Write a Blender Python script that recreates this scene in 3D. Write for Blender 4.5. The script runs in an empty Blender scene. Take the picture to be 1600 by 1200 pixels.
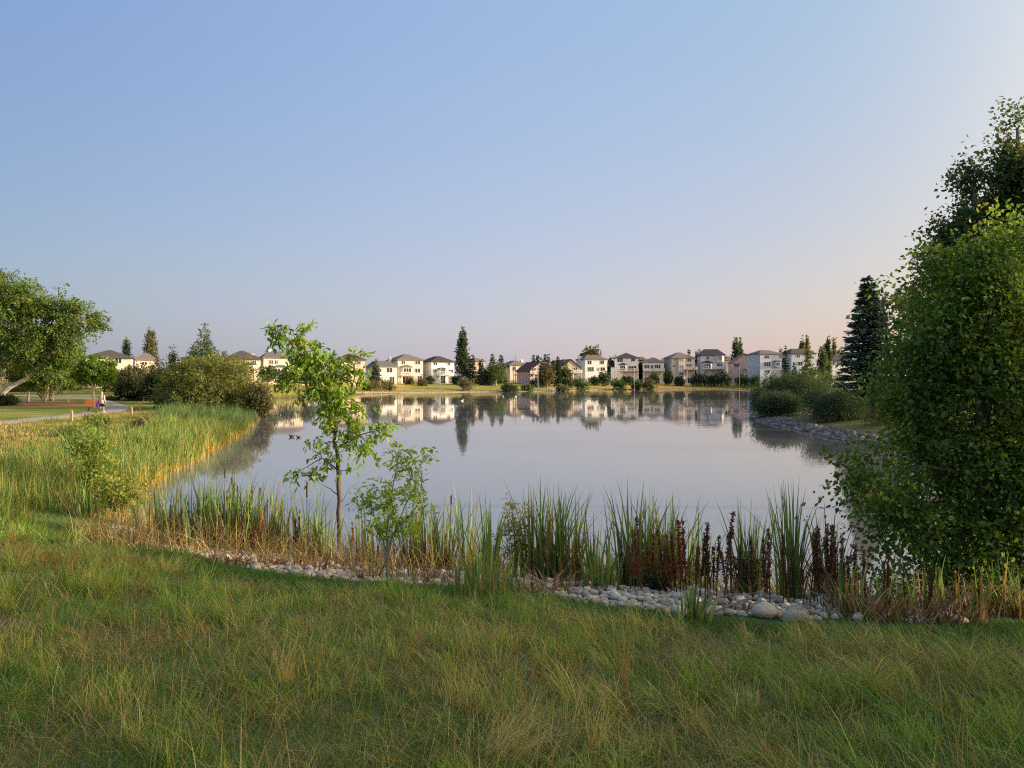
import bpy, bmesh, math, random
import numpy as np
from mathutils import Vector, Matrix

R = math.radians
SC = bpy.context.scene
COL = SC.collection

# ------------------------------------------------------------------ camera
F = 1202.0            # focal length in pixels of the 1600 px wide photograph
HZ = 592.0            # horizon row
EYE = 3.5             # metres above the water
TILT = math.atan((600 - HZ) / F)
cd = bpy.data.cameras.new('camera')
cam = bpy.data.objects.new('camera', cd)
COL.objects.link(cam)
cam.location = (0, 0, EYE)
cam.rotation_euler = (math.pi / 2 - TILT, 0, 0)
cd.sensor_width = 36.0
cd.lens = 36.0 * F / 1600.0
cd.clip_start = 0.05
cd.clip_end = 6000
SC.camera = cam

# ------------------------------------------------------------------ light
SUN_EL, SUN_AZ = R(9.5), R(92.5)          # azimuth clockwise from +Y: the low sun stands to the right
sun_dir = Vector((math.sin(SUN_AZ) * math.cos(SUN_EL), math.cos(SUN_AZ) * math.cos(SUN_EL), math.sin(SUN_EL)))
ld = bpy.data.lights.new('sun', 'SUN')
ld.energy = 2.0
ld.angle = R(0.9)
ld.color = (1.0, 0.85, 0.66)
sun = bpy.data.objects.new('sun', ld)
COL.objects.link(sun)
sun.rotation_euler = (-sun_dir).to_track_quat('-Z', 'Y').to_euler()

world = bpy.data.worlds.new("World")
SC.world = world
world.use_nodes = True
nt = world.node_tree
nt.nodes.clear()


def N(t, typ, **kw):
    n = t.nodes.new(typ)
    for k, v in kw.items():
        setattr(n, k, v)
    return n


def mth(t, op, a, b=None, clamp=False):
    n = N(t, 'ShaderNodeMath', operation=op, use_clamp=clamp)
    for i, v in enumerate((a, b)):
        if v is None:
            continue
        if isinstance(v, (int, float)):
            n.inputs[i].default_value = v
        else:
            t.links.new(v, n.inputs[i])
    return n.outputs[0]


def mixc(t, fac, a, b, mode='MIX'):
    n = N(t, 'ShaderNodeMix', data_type='RGBA', blend_type=mode)
    for i, v in ((0, fac), (6, a), (7, b)):
        if isinstance(v, (int, float)):
            n.inputs[i].default_value = v
        elif isinstance(v, tuple):
            n.inputs[i].default_value = (v[0], v[1], v[2], 1)
        else:
            t.links.new(v, n.inputs[i])
    return n.outputs[2]


sky = N(nt, 'ShaderNodeTexSky', sky_type='NISHITA', sun_disc=False)
sky.sun_elevation = SUN_EL
sky.sun_rotation = SUN_AZ
sky.dust_density = 2.5
sky.air_density = 1.2
sky.ozone_density = 2.0
tc = N(nt, 'ShaderNodeTexCoord')
sep = N(nt, 'ShaderNodeSeparateXYZ')
nt.links.new(tc.outputs['Generated'], sep.inputs[0])
zup = mth(nt, 'MAXIMUM', sep.outputs[2], 0.0)
hz = mth(nt, 'POWER', 2.718, mth(nt, 'MULTIPLY', zup, -4.0))
dot = N(nt, 'ShaderNodeVectorMath', operation='DOT_PRODUCT')
nt.links.new(tc.outputs['Generated'], dot.inputs[0])
dot.inputs[1].default_value = sun_dir
sd = mth(nt, 'MULTIPLY', mth(nt, 'ADD', dot.outputs['Value'], 1.0), 0.5)
s3 = mth(nt, 'POWER', sd, 3.0)


def vsc(vec, fac):
    n = N(nt, 'ShaderNodeVectorMath', operation='SCALE')
    n.inputs[0].default_value = vec
    nt.links.new(fac, n.inputs[3])
    return n.outputs[0]


def vadd(a, b, op='ADD'):
    n = N(nt, 'ShaderNodeVectorMath', operation=op)
    for i, v in enumerate((a, b)):
        if isinstance(v, tuple):
            n.inputs[i].default_value = v
        else:
            nt.links.new(v, n.inputs[i])
    return n.outputs[0]


# smoky morning haze: blue overhead and away from the sun, pinkish white low down and towards the sun, a warm glow round the sun
hs, hs3 = mth(nt, 'MULTIPLY', hz, sd), mth(nt, 'MULTIPLY', hz, s3)
tot = vadd(vsc((0.27, 0.33, -0.06), hz), (-0.20, -0.05, 0.49))
for vec, f in (((2.02, 2.51, 3.05), sd), ((1.32, 0.22, 0.06), hs), ((-1.98, -1.99, -3.12), s3), ((-0.28, -1.20, -1.89), hs3), ((30.0, 21.0, 13.0), mth(nt, 'POWER', sd, 14.0))):
    tot = vadd(tot, vsc(vec, f))
ns = N(nt, 'ShaderNodeVectorMath', operation='SCALE')
nt.links.new(sky.outputs[0], ns.inputs[0])
ns.inputs[3].default_value = 0.22
tot = vadd(vadd(tot, ns.outputs[0]), (0.0, 0.0, 0.0), 'MAXIMUM')
bg = N(nt, 'ShaderNodeBackground')
bg.inputs[1].default_value = 0.117
nt.links.new(tot, bg.inputs[0])
wo = N(nt, 'ShaderNodeOutputWorld')
nt.links.new(bg.outputs[0], wo.inputs[0])

SC.view_settings.view_transform = 'Standard'
SC.view_settings.look = 'None'
SC.view_settings.gamma = 1.0
SC.view_settings.use_curve_mapping = False
SC.view_settings.exposure = 1.68

SC.render.engine = 'CYCLES'
SC.cycles.max_bounces = 8
SC.cycles.diffuse_bounces = 3
SC.cycles.glossy_bounces = 3
SC.cycles.transmission_bounces = 4
SC.cycles.caustics_reflective = False
SC.cycles.caustics_refractive = False
SC.cycles.use_denoising = False
SC.cycles.use_light_tree = False
world.cycles.sampling_method = 'MANUAL'
world.cycles.sample_map_resolution = 1024
SC.cycles.pixel_filter_type = 'BLACKMAN_HARRIS'
SC.cycles.filter_width = 1.15
SC.cycles.sample_clamp_indirect = 4.0

# ------------------------------------------------------------------ helpers
CT, ST = math.cos(TILT), math.sin(TILT)


def ray(px, py):
    cx, cy = (px - 800) / F, (600 - py) / F
    return np.array([cx, CT + cy * ST, -ST + cy * CT])


def at(px, py, Y):
    """world point seen at that pixel at distance Y"""
    d = ray(px, py)
    t = Y / d[1]
    return np.array([d[0] * t, Y, EYE + d[2] * t])


def flat(px, py, z=0.0):
    d = ray(px, py)
    t = (z - EYE) / d[2]
    return np.array([d[0] * t, d[1] * t, z])


def xa(px, Y):
    return (px - 800) / F * Y


def za(py, Y):
    return at(800, py, Y)[2]


_tab = np.random.default_rng(77).random(4096)


def _h(ix, iy, iz=0):
    return _tab[((ix * 73856093) ^ (iy * 19349663) ^ (iz * 83492791)) & 4095]


def noise2(x, y, s=1.0, seed=0):
    x = np.asarray(x) / s + seed * 17.3
    y = np.asarray(y) / s + seed * 9.1
    ix, iy = np.floor(x).astype(np.int64), np.floor(y).astype(np.int64)
    fx, fy = x - ix, y - iy
    fx, fy = fx * fx * (3 - 2 * fx), fy * fy * (3 - 2 * fy)
    a = _h(ix, iy) * (1 - fx) + _h(ix + 1, iy) * fx
    b = _h(ix, iy + 1) * (1 - fx) + _h(ix + 1, iy + 1) * fx
    return a * (1 - fy) + b * fy


def noise3(p, s=1.0, seed=0):
    q = p / s + seed * 13.7
    i = np.floor(q).astype(np.int64)
    f = q - i
    f = f * f * (3 - 2 * f)
    r = 0
    for dx in (0, 1):
        for dy in (0, 1):
            for dz in (0, 1):
                w = (f[:, 0] if dx else 1 - f[:, 0]) * (f[:, 1] if dy else 1 - f[:, 1]) * (f[:, 2] if dz else 1 - f[:, 2])
                r = r + w * _h(i[:, 0] + dx, i[:, 1] + dy, i[:, 2] + dz)
    return r


def sstep(a, b, x):
    t = np.clip((x - a) / (b - a), 0, 1)
    return t * t * (3 - 2 * t)


ORD = 'first second third fourth fifth sixth seventh eighth ninth tenth eleventh twelfth thirteenth fourteenth fifteenth sixteenth seventeenth eighteenth nineteenth twentieth twenty-first twenty-second twenty-third twenty-fourth twenty-fifth'.split()


def tag(o, label=None, cat=None, group=None, kind=None):
    if label:
        o['label'] = label
    if cat:
        o['category'] = cat
    if group:
        o['group'] = group
    if kind:
        o['kind'] = kind
    return o


def empty(name, loc, rz=0, label=None, cat=None, group=None):
    o = bpy.data.objects.new(name, None)
    COL.objects.link(o)
    o.location = loc
    o.rotation_euler = (0, 0, rz)
    return tag(o, label, cat, group)


def link(name, me, mat=None, parent=None, smooth=False):
    if mat is not None:
        me.materials.append(mat)
    o = bpy.data.objects.new(name, me)
    COL.objects.link(o)
    if parent is not None:
        o.parent = parent
    if smooth:
        me.polygons.foreach_set('use_smooth', np.ones(len(me.polygons), dtype=bool))
    return o


def np_mesh(name, V, Fc, tint=None):
    """V (n,3), Fc (m,k) faces of one size, tint (n,3)"""
    me = bpy.data.meshes.new(name)
    V = np.ascontiguousarray(V, dtype=np.float32)
    Fc = np.ascontiguousarray(Fc, dtype=np.int32)
    m, k = Fc.shape
    me.vertices.add(len(V))
    me.vertices.foreach_set('co', V.ravel())
    me.loops.add(m * k)
    me.loops.foreach_set('vertex_index', Fc.ravel())
    me.polygons.add(m)
    me.polygons.foreach_set('loop_start', np.arange(0, m * k, k, dtype=np.int32))
    me.polygons.foreach_set('loop_total', np.full(m, k, dtype=np.int32))
    me.update(calc_edges=True)
    if tint is not None:
        a = me.attributes.new('tint', 'FLOAT_COLOR', 'POINT')
        c = np.ones((len(V), 4), dtype=np.float32)
        c[:, :3] = tint
        a.data.foreach_set('color', c.ravel())
    return me


class MB:
    def __init__(self):
        self.v, self.f = [], []

    def quad_box(self, x0, x1, y0, y1, z0, z1):
        b = len(self.v)
        self.v += [(x0, y0, z0), (x1, y0, z0), (x1, y1, z0), (x0, y1, z0), (x0, y0, z1), (x1, y0, z1), (x1, y1, z1), (x0, y1, z1)]
        self.f += [(b, b + 3, b + 2, b + 1), (b + 4, b + 5, b + 6, b + 7), (b, b + 1, b + 5, b + 4), (b + 1, b + 2, b + 6, b + 5),
                   (b + 2, b + 3, b + 7, b + 6), (b + 3, b, b + 4, b + 7)]
        return self

    def poly(self, pts, faces):
        b = len(self.v)
        self.v += [tuple(p) for p in pts]
        self.f += [tuple(b + i for i in f) for f in faces]
        return self

    def tube(self, pts, rad, n=6, cap=True):
        pts = [Vector(p) for p in pts]
        b = len(self.v)
        m = len(pts)
        if isinstance(rad, (int, float)):
            rad = [rad] * m
        up = Vector((0.31, 0.17, 0.93)).normalized()
        for i, p in enumerate(pts):
            t = (pts[min(i + 1, m - 1)] - pts[max(i - 1, 0)])
            t = t.normalized() if t.length > 1e-9 else Vector((0, 0, 1))
            a = t.cross(up)
            a = a.normalized() if a.length > 0.05 else t.cross(Vector((1, 0, 0))).normalized()
            c = t.cross(a)
            for k in range(n):
                w = 2 * math.pi * k / n
                self.v.append(tuple(p + (a * math.cos(w) + c * math.sin(w)) * rad[i]))
        for i in range(m - 1):
            for k in range(n):
                q = (k + 1) % n
                self.f.append((b + i * n + k, b + i * n + q, b + (i + 1) * n + q, b + (i + 1) * n + k))
        if cap:
            self.f.append(tuple(b + k for k in reversed(range(n))))
            self.f.append(tuple(b + (m - 1) * n + k for k in range(n)))
        return self

    def lathe(self, prof, n=12, c=(0, 0, 0), sx=1, sy=1):
        """prof: list of (r, z)"""
        b = len(self.v)
        for r, z in prof:
            for k in range(n):
                w = 2 * math.pi * k / n
                self.v.append((c[0] + r * sx * math.cos(w), c[1] + r * sy * math.sin(w), c[2] + z))
        m = len(prof)
        for i in range(m - 1):
            for k in range(n):
                q = (k + 1) % n
                self.f.append((b + i * n + k, b + i * n + q, b + (i + 1) * n + q, b + (i + 1) * n + k))
        self.f.append(tuple(b + k for k in reversed(range(n))))
        self.f.append(tuple(b + (m - 1) * n + k for k in range(n)))
        return self

    def mesh(self, name):
        me = bpy.data.meshes.new(name)
        me.from_pydata(self.v, [], self.f)
        me.update()
        return me

    def build(self, name, mat, parent=None, smooth=False):
        return link(name, self.mesh(name), mat, parent, smooth)


# ------------------------------------------------------------------ materials
MATS = {}


def new_mat(name):
    m = bpy.data.materials.new(name)
    m.use_nodes = True
    t = m.node_tree
    p = t.nodes['Principled BSDF']
    return m, t, p


def mat_plain(name, col, rough=0.7, spec=0.3, var=0.18, scale=6.0, bump=0.0, metal=0.0):
    if name in MATS:
        return MATS[name]
    m, t, p = new_mat(name)
    tcn = N(t, 'ShaderNodeTexCoord')
    no = N(t, 'ShaderNodeTexNoise')
    no.inputs['Scale'].default_value = scale
    no.inputs['Detail'].default_value = 5
    t.links.new(tcn.outputs['Object'], no.inputs['Vector'])
    lo = tuple(c * (1 - var) for c in col)
    hi = tuple(min(1, c * (1 + var)) for c in col)
    c = mixc(t, no.outputs['Fac'], lo, hi)
    t.links.new(c, p.inputs['Base Color'])
    p.inputs['Roughness'].default_value = rough
    p.inputs['Specular IOR Level'].default_value = spec
    p.inputs['Metallic'].default_value = metal
    if bump:
        b = N(t, 'ShaderNodeBump')
        b.inputs['Strength'].default_value = bump
        b.inputs['Distance'].default_value = 0.02
        t.links.new(no.outputs['Fac'], b.inputs['Height'])
        t.links.new(b.outputs[0], p.inputs['Normal'])
    MATS[name] = m
    return m


def mat_leaf(name, trans=0.35, rough=0.55, spec=0.25):
    """leaf or blade: each leaf carries its own colour in the 'tint' attribute"""
    if name in MATS:
        return MATS[name]
    m, t, p = new_mat(name)
    a = N(t, 'ShaderNodeAttribute', attribute_name='tint')
    t.links.new(a.outputs['Color'], p.inputs['Base Color'])
    p.inputs['Roughness'].default_value = rough
    p.inputs['Specular IOR Level'].default_value = spec
    tr = N(t, 'ShaderNodeBsdfTranslucent')
    tcol = mixc(t, 1.0, a.outputs['Color'], (1.25, 1.2, 0.7), 'MULTIPLY')
    t.links.new(tcol, tr.inputs['Color'])
    mx = N(t, 'ShaderNodeMixShader')
    mx.inputs[0].default_value = trans
    t.links.new(p.outputs[0], mx.inputs[1])
    t.links.new(tr.outputs[0], mx.inputs[2])
    t.links.new(mx.outputs[0], t.nodes['Material Output'].inputs['Surface'])
    MATS[name] = m
    return m


LEAF = mat_leaf('leaf', 0.45)
NEEDLE = mat_leaf('needle', 0.12, 0.6, 0.2)
BLADE = mat_leaf('blade', 0.36, 0.5, 0.3)
DRYSEED = mat_leaf('dry_seed', 0.15, 0.8, 0.1)
BARK = mat_plain('bark_brown', (0.13, 0.10, 0.075), 0.9, 0.1, 0.4, 14, 0.5)
BARK_PALE = mat_plain('bark_pale', (0.52, 0.44, 0.34), 0.85, 0.1, 0.3, 9, 0.4)
BARK_GREY = mat_plain('bark_grey', (0.26, 0.22, 0.18), 0.9, 0.1, 0.3, 12, 0.5)


def mat_terrain():
    m, t, p = new_mat('ground_cover')
    a = N(t, 'ShaderNodeAttribute', attribute_name='tint')
    tcn = N(t, 'ShaderNodeTexCoord')
    n1 = N(t, 'ShaderNodeTexNoise')
    n1.inputs['Scale'].default_value = 0.55
    n1.inputs['Detail'].default_value = 8
    n1.inputs['Roughness'].default_value = 0.7
    t.links.new(tcn.outputs['Object'], n1.inputs['Vector'])
    n2 = N(t, 'ShaderNodeTexNoise')
    n2.inputs['Scale'].default_value = 9.0
    n2.inputs['Detail'].default_value = 6
    t.links.new(tcn.outputs['Object'], n2.inputs['Vector'])
    f = mth(t, 'ADD', mth(t, 'MULTIPLY', n1.outputs['Fac'], 1.1), mth(t, 'MULTIPLY', n2.outputs['Fac'], 0.9))
    f = mth(t, 'ADD', mth(t, 'MULTIPLY', f, 1.3), -0.30)
    c = mixc(t, 1.0, a.outputs['Color'], f, 'MULTIPLY')
    t.links.new(c, p.inputs['Base Color'])
    p.inputs['Roughness'].default_value = 0.95
    p.inputs['Specular IOR Level'].default_value = 0.08
    b = N(t, 'ShaderNodeBump')
    b.inputs['Strength'].default_value = 0.8
    b.inputs['Distance'].default_value = 0.06
    t.links.new(n2.outputs['Fac'], b.inputs['Height'])
    t.links.new(b.outputs[0], p.inputs['Normal'])
    return m


def mat_water():
    m, t, p = new_mat('pond_water')
    p.inputs['Base Color'].default_value = (0.18, 0.172, 0.165, 1)
    p.inputs['Roughness'].default_value = 0.03
    p.inputs['IOR'].default_value = 2.05
    p.inputs['Specular IOR Level'].default_value = 0.5
    tcn = N(t, 'ShaderNodeTexCoord')
    mp = N(t, 'ShaderNodeMapping')
    mp.inputs['Scale'].default_value = (0.55, 1.3, 1)
    t.links.new(tcn.outputs['Object'], mp.inputs[0])
    n1 = N(t, 'ShaderNodeTexNoise')
    n1.inputs['Scale'].default_value = 1.1
    n1.inputs['Detail'].default_value = 3
    t.links.new(mp.outputs[0], n1.inputs['Vector'])
    n3 = N(t, 'ShaderNodeTexNoise')      # calm and breezy patches
    n3.inputs['Scale'].default_value = 0.035
    n3.inputs['Detail'].default_value = 3
    t.links.new(mp.outputs[0], n3.inputs['Vector'])
    amp = mth(t, 'MULTIPLY', mth(t, 'ADD', n3.outputs['Fac'], -0.52), 6.0, clamp=True)
    h = mth(t, 'MULTIPLY', n1.outputs['Fac'], mth(t, 'ADD', amp, 0.09))
    b = N(t, 'ShaderNodeBump')
    b.inputs['Strength'].default_value = 0.20
    b.inputs['Distance'].default_value = 0.05
    t.links.new(h, b.inputs['Height'])
    t.links.new(b.outputs[0], p.inputs['Normal'])
    return m


def pal(rng, n, opts, jit=0.18):
    """n colours drawn from weighted options [(w,(r,g,b)),...]"""
    w = np.array([o[0] for o in opts], float)
    c = np.array([o[1] for o in opts], float)
    i = rng.choice(len(opts), n, p=w / w.sum())
    k = rng.uniform(1 - jit, 1 + jit, (n, 1))
    return np.clip(c[i] * k * rng.uniform(1 - jit * 0.5, 1 + jit * 0.5, (n, 3)), 0, 1)


def norm(a):
    return a / np.maximum(np.linalg.norm(a, axis=1, keepdims=True), 1e-9)


def leaf_arrays(P, A, Nn, L, W, fold=0.25, six=False):
    """leaves from base points P along A, normal hint Nn -> verts, quads/tris"""
    A = norm(A)
    S = norm(np.cross(A, Nn))
    U = np.cross(S, A)
    L = np.asarray(L)[:, None] * np.ones((len(P), 1))
    W = np.asarray(W)[:, None] * np.ones((len(P), 1))
    n = len(P)
    if not six:
        V = np.stack([P, P + A * L * 0.45 + S * W * 0.5 + U * W * fold * 0.5, P + A * L, P + A * L * 0.45 - S * W * 0.5 + U * W * fold * 0.5], 1)
        b = np.arange(n)[:, None] * 4
        Fc = np.concatenate([b + np.array([[0, 1, 2]]), b + np.array([[0, 2, 3]])], 0)
        return V.reshape(-1, 3), Fc, 4
    V = np.stack([P, P + A * L * 0.28 + S * W * 0.42 + U * W * fold * 0.5, P + A * L * 0.65 + S * W * 0.40 + U * W * (fold * 0.5 - 0.06),
                  P + A * L - U * W * 0.25, P + A * L * 0.65 - S * W * 0.40 + U * W * (fold * 0.5 - 0.06), P + A * L * 0.28 - S * W * 0.42 + U * W * fold * 0.5], 1)
    b = np.arange(n)[:, None] * 6
    Fc = np.concatenate([b + np.array([[0, 1, 5]]), b + np.array([[1, 2, 5]]), b + np.array([[5, 2, 4]]), b + np.array([[2, 3, 4]])], 0)
    return V.reshape(-1, 3), Fc, 6


def crown(rng, blobs, nsp, nl, L, W, spl, opts, up=0.25, droop=0.3, gap=0.42, gs=0.5, shell=0.55, jit=0.2, six=False, spread=0.5, rough=0.30, shoots=0.07):
    """leaf sprays spread through a union of ellipsoids; returns mesh arrays and the spray points"""
    B = np.array(blobs, float)
    vol = (B[:, 3] * B[:, 4] * B[:, 5]) ** 0.72
    k = rng.choice(len(B), int(nsp * 1.9), p=vol / vol.sum())
    d = norm(rng.normal(size=(len(k), 3)))
    r = shell + (1 - shell) * rng.random(len(k)) ** 0.7
    inner = rng.random(len(k)) < 0.22
    r = np.where(inner, rng.random(len(k)) * shell, r)
    q_ = B[k, :3] + d * B[k, 3:6]
    r = r * (1 + rough * 2 * (noise3(q_, 0.42 * float(np.median(B[:, 3:6])), 8) - 0.55))
    r = np.where(rng.random(len(k)) < shoots, r * rng.uniform(1.1, 1.4, len(k)), r)
    P = B[k, :3] + d * r[:, None] * B[k, 3:6]
    s = gs * np.median(B[:, 3:6])
    keep = noise3(P, s, 3) + 0.35 * (noise3(P, s * 0.4, 5) - 0.5) > gap
    P, d, k = P[keep][:nsp], d[keep][:nsp], k[keep][:nsp]
    n = len(P)
    D = norm(d * 0.8 + rng.normal(size=(n, 3)) * 0.45 + np.array([0, 0, up]))
    sl = spl * rng.uniform(0.6, 1.3, n)
    t = rng.random((n, nl))
    Q = P[:, None, :] + D[:, None, :] * (t * sl[:, None])[..., None] + rng.normal(size=(n, nl, 3)) * (spl * 0.17)
    Q[..., 2] -= droop * spl * t * t
    A = D[:, None, :] * 0.5 + rng.normal(size=(n, nl, 3)) * spread + np.array([0, 0, -droop])
    Nn = rng.normal(size=(n, nl, 3)) * 0.6 + np.array([0.1, -0.1, 0.7])
    m = n * nl
    sc = rng.uniform(0.65, 1.25, m)
    V, Fc, q = leaf_arrays(Q.reshape(-1, 3), A.reshape(-1, 3), Nn.reshape(-1, 3), L * sc, W * sc, six=six)
    base = pal(rng, n, opts, jit)
    c = np.repeat(base, nl, 0) * rng.uniform(0.82, 1.2, (m, 1))
    return V, Fc, np.repeat(c, q, 0), P


def curve_pts(a, b, sag, n=5, rng=None, wob=0.0):
    a, b = np.array(a, float), np.array(b, float)
    out = []
    for i in range(n + 1):
        t = i / n
        p = a * (1 - t) + b * t + np.array([0, 0, sag * 4 * t * (1 - t)])
        if rng is not None and 0 < i < n:
            p = p + rng.normal(size=3) * wob
        out.append(p)
    return out


def tree(name, label, cat, base, trunks, blobs, nsp, nl, L, W, spl, opts, seed, bark, group=None, leafmat=None, twigs=40, twr=0.012,
         limb=True, parts=('trunk', 'crown'), z0=0.0, **kw):
    """trunks: lists of (x,y,z,r) world points; blobs: (x,y,z,rx,ry,rz) world"""
    rng = np.random.default_rng(seed)
    base = np.array(base, float)
    root = empty(name, tuple(base), 0, label, cat, group)
    V, Fc, tint, P = crown(rng, blobs, nsp, nl, L, W, spl, opts, **kw)
    me = np_mesh(parts[1], V - base, Fc, tint)
    link(parts[1], me, leafmat or LEAF, root)
    mb = MB()
    T = []
    for tr in trunks:
        pts = [np.array(p[:3]) - base for p in tr]
        rad = [p[3] for p in tr]
        # refine
        pp, rr = [], []
        for i in range(len(pts) - 1):
            for q in range(3):
                u = q / 3
                w = rng.normal(size=3) * rad[i] * 0.25 if (i or q) else 0
                pp.append(pts[i] * (1 - u) + pts[i + 1] * u + w)
                rr.append(rad[i] * (1 - u) + rad[i + 1] * u)
        pp.append(pts[-1])
        rr.append(rad[-1])
        mb.tube(pp, rr, 8)
        T += list(zip(pp, rr))
    TP = np.array([p for p, _ in T])
    TR = np.array([r for _, r in T])
    if limb:
        for b in blobs:
            c = np.array(b[:3]) - base
            dz = np.linalg.norm(TP - c, axis=1) + np.maximum(0, TP[:, 2] - (c[2] - 0.25 * np.hypot(c[0], c[1]))) * 1.5
            i = int(np.argmin(dz))
            if np.linalg.norm(TP[i] - c) < 0.3 * b[3]:
                continue
            r0 = max(min(TR[i] * 0.6, 0.02 * b[3] + 0.25 * TR[i]), twr * 1.5)
            pts = curve_pts(TP[i], c, 0.06 * b[5], 5, rng, 0.03 * b[3])
            mb.tube(pts, list(np.linspace(r0, r0 * 0.35, len(pts))), 6)
            TP = np.vstack([TP, np.array(pts)])
            TR = np.concatenate([TR, np.linspace(r0, r0 * 0.35, len(pts))])
    if twigs and len(P):
        for i in rng.choice(len(P), min(twigs, len(P)), replace=False):
            c = P[i] - base
            j = int(np.argmin(np.linalg.norm(TP - c, axis=1) + np.maximum(0, TP[:, 2] - c[2])))
            r0 = min(TR[j] * 0.5, twr * 1.6)
            pts = curve_pts(TP[j], c, -0.03, 3, rng, 0.03)
            mb.tube(pts, list(np.linspace(r0, twr * 0.4, len(pts))), 4, cap=False)
    mb.build(parts[0], bark, root, True)
    return root


def blade_arrays(P, H, lean, az, W, tb, tt, seg=3, curl=1.0, faceaz=None, rng=None):
    """grass blades. P base, H height, lean horizontal reach (fraction of H), az lean azimuth; tb/tt base/tip tints"""
    n = len(P)
    dirh = np.stack([np.cos(az), np.sin(az), np.zeros(n)], 1)
    fa = faceaz if faceaz is not None else rng.uniform(0, 2 * math.pi, n)
    S = np.stack([np.cos(fa), np.sin(fa), np.zeros(n)], 1)
    rows, cols = [], []
    for i in range(seg + 1):
        s = i / seg
        up = H * (s - 0.38 * np.clip(lean, 0, 2) * s ** 2 * 0.6)
        c = P + dirh * (H * lean * (0.25 * s + 0.75 * s ** (1 + curl)))[:, None] + np.stack([np.zeros(n), np.zeros(n), up], 1)
        w = W * (1.0 if i == 0 else (1 - s) ** 0.6 if i < seg else 0.0)
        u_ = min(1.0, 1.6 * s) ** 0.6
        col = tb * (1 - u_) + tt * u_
        if i < seg:
            rows += [c - S * (w / 2)[:, None], c + S * (w / 2)[:, None]]
            cols += [col, col]
        else:
            rows += [c]
            cols += [col]
    k = 2 * seg + 1
    V = np.stack(rows, 1).reshape(-1, 3)
    C = np.stack(cols, 1).reshape(-1, 3)
    b = np.arange(n)[:, None] * k
    tris = []
    for i in range(seg - 1):
        q = 2 * i
        tris += [b + np.array([[q, q + 1, q + 3]]), b + np.array([[q, q + 3, q + 2]])]
    q = 2 * (seg - 1)
    tris += [b + np.array([[q, q + 1, q + 2]])]
    return V, np.concatenate(tris, 0), C


# ------------------------------------------------------------------ lake outline and terrain
near_px = [(1600, 952), (1500, 943), (1300, 931), (1150, 926), (1050, 919), (950, 909), (850, 901), (700, 895), (560, 886), (440, 866), (350, 856),
           (280, 842), (215, 818), (192, 795), (205, 772), (250, 745), (300, 718), (350, 690), (386, 668), (398, 655)]
shore = [tuple(flat(x, y)[:2]) for x, y in near_px]
shore += [(-26, 84), (-34, 106), (-43, 134), (-40, 147), (-36, 163), (-33, 176), (-27, 188), (-10, 203), (4, 212), (17, 226), (30, 246), (45, 258), (62, 263), (78, 265),
          (90, 262), (96, 250), (88, 225), (72, 180), (52, 125), (35.5, 90), (25.5, 74)]
shore += [tuple(flat(x, y)[:2]) for x, y in [(1178, 653), (1200, 661), (1260, 674), (1320, 688), (1380, 699), (1440, 712)]]
shore += [(18.0, 29), (14.5, 23), (11.8, 18.5), (10.4, 14.8), (9.4, 12.4)]


def catmull(P, k=4):
    P = np.array(P)
    n = len(P)
    out = []
    for i in range(n):
        p0, p1, p2, p3 = P[i - 1], P[i], P[(i + 1) % n], P[(i + 2) % n]
        for j in range(k):
            t = j / k
            out.append(0.5 * (2 * p1 + (p2 - p0) * t + (2 * p0 - 5 * p1 + 4 * p2 - p3) * t * t + (3 * p1 - p0 - 3 * p2 + p3) * t ** 3))
    return np.array(out)


SH = catmull(shore, 3)


def sdist(x, y):
    """distance to the shoreline, positive on land"""
    x, y = np.asarray(x, float).ravel(), np.asarray(y, float).ravel()
    best = np.full(len(x), 1e18)
    ins = np.zeros(len(x), bool)
    for i in range(len(SH)):
        ax, ay = SH[i]
        bx, by = SH[(i + 1) % len(SH)]
        ex, ey = bx - ax, by - ay
        t = np.clip(((x - ax) * ex + (y - ay) * ey) / (ex * ex + ey * ey), 0, 1)
        dx, dy = x - ax - t * ex, y - ay - t * ey
        best = np.minimum(best, dx * dx + dy * dy)
        c = ((ay > y) != (by > y))
        if ay != by:
            c &= x < (bx - ax) * (y - ay) / (by - ay) + ax
        ins ^= c
    d = np.sqrt(best)
    return np.where(ins, -d, d)


def axis(parts):
    out = []
    for a, b, s in parts:
        out += list(np.arange(a, b, s))
    return np.array(out + [parts[-1][1]])


GX = axis([(-800, -300, 50), (-300, -90, 10), (-90, -20, 1.0), (-20, 20, 0.4), (20, 110, 1.0), (110, 300, 10), (300, 800, 50)])
GY = axis([(-200, -20, 15), (-20, 2, 1.5), (2, 30, 0.4), (30, 110, 1.0), (110, 320, 2.2), (320, 500, 20), (500, 1100, 100)])
XX, YY = np.meshgrid(GX, GY)
GD = sdist(XX, YY).reshape(XX.shape)


def profile(X, Y, d):
    far = sstep(140, 200, Y)
    right = sstep(6, 22, X) * sstep(14, 30, Y) * (1 - far)
    left = sstep(15, 24, Y) * sstep(-2, -9, X) * (1 - far)
    near = np.clip(1 - far - right - left, 0, 1)
    cap = 2.6 * near + 0.75 * left + 2.0 * right + 4.2 * far
    s = 0.22 * near + 0.22 * left + 0.14 * right + 0.105 * far
    z = cap * (1 - np.exp(-np.maximum(d, 0) * s / cap))
    z = z + left * 0.9 * sstep(75, 130, Y)
    amp = 0.05 * sstep(2.0, 4.0, d) + 0.10 * sstep(20, 60, d)
    z = z + amp * (noise2(X, Y, 1.3, 1) - 0.5) + amp * 0.8 * (noise2(X, Y, 0.6, 2) - 0.5)
    return np.where(d < 0, np.maximum(-1.6, d * 0.22), z + 0.0)


GZ = profile(XX, YY, GD)


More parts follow.
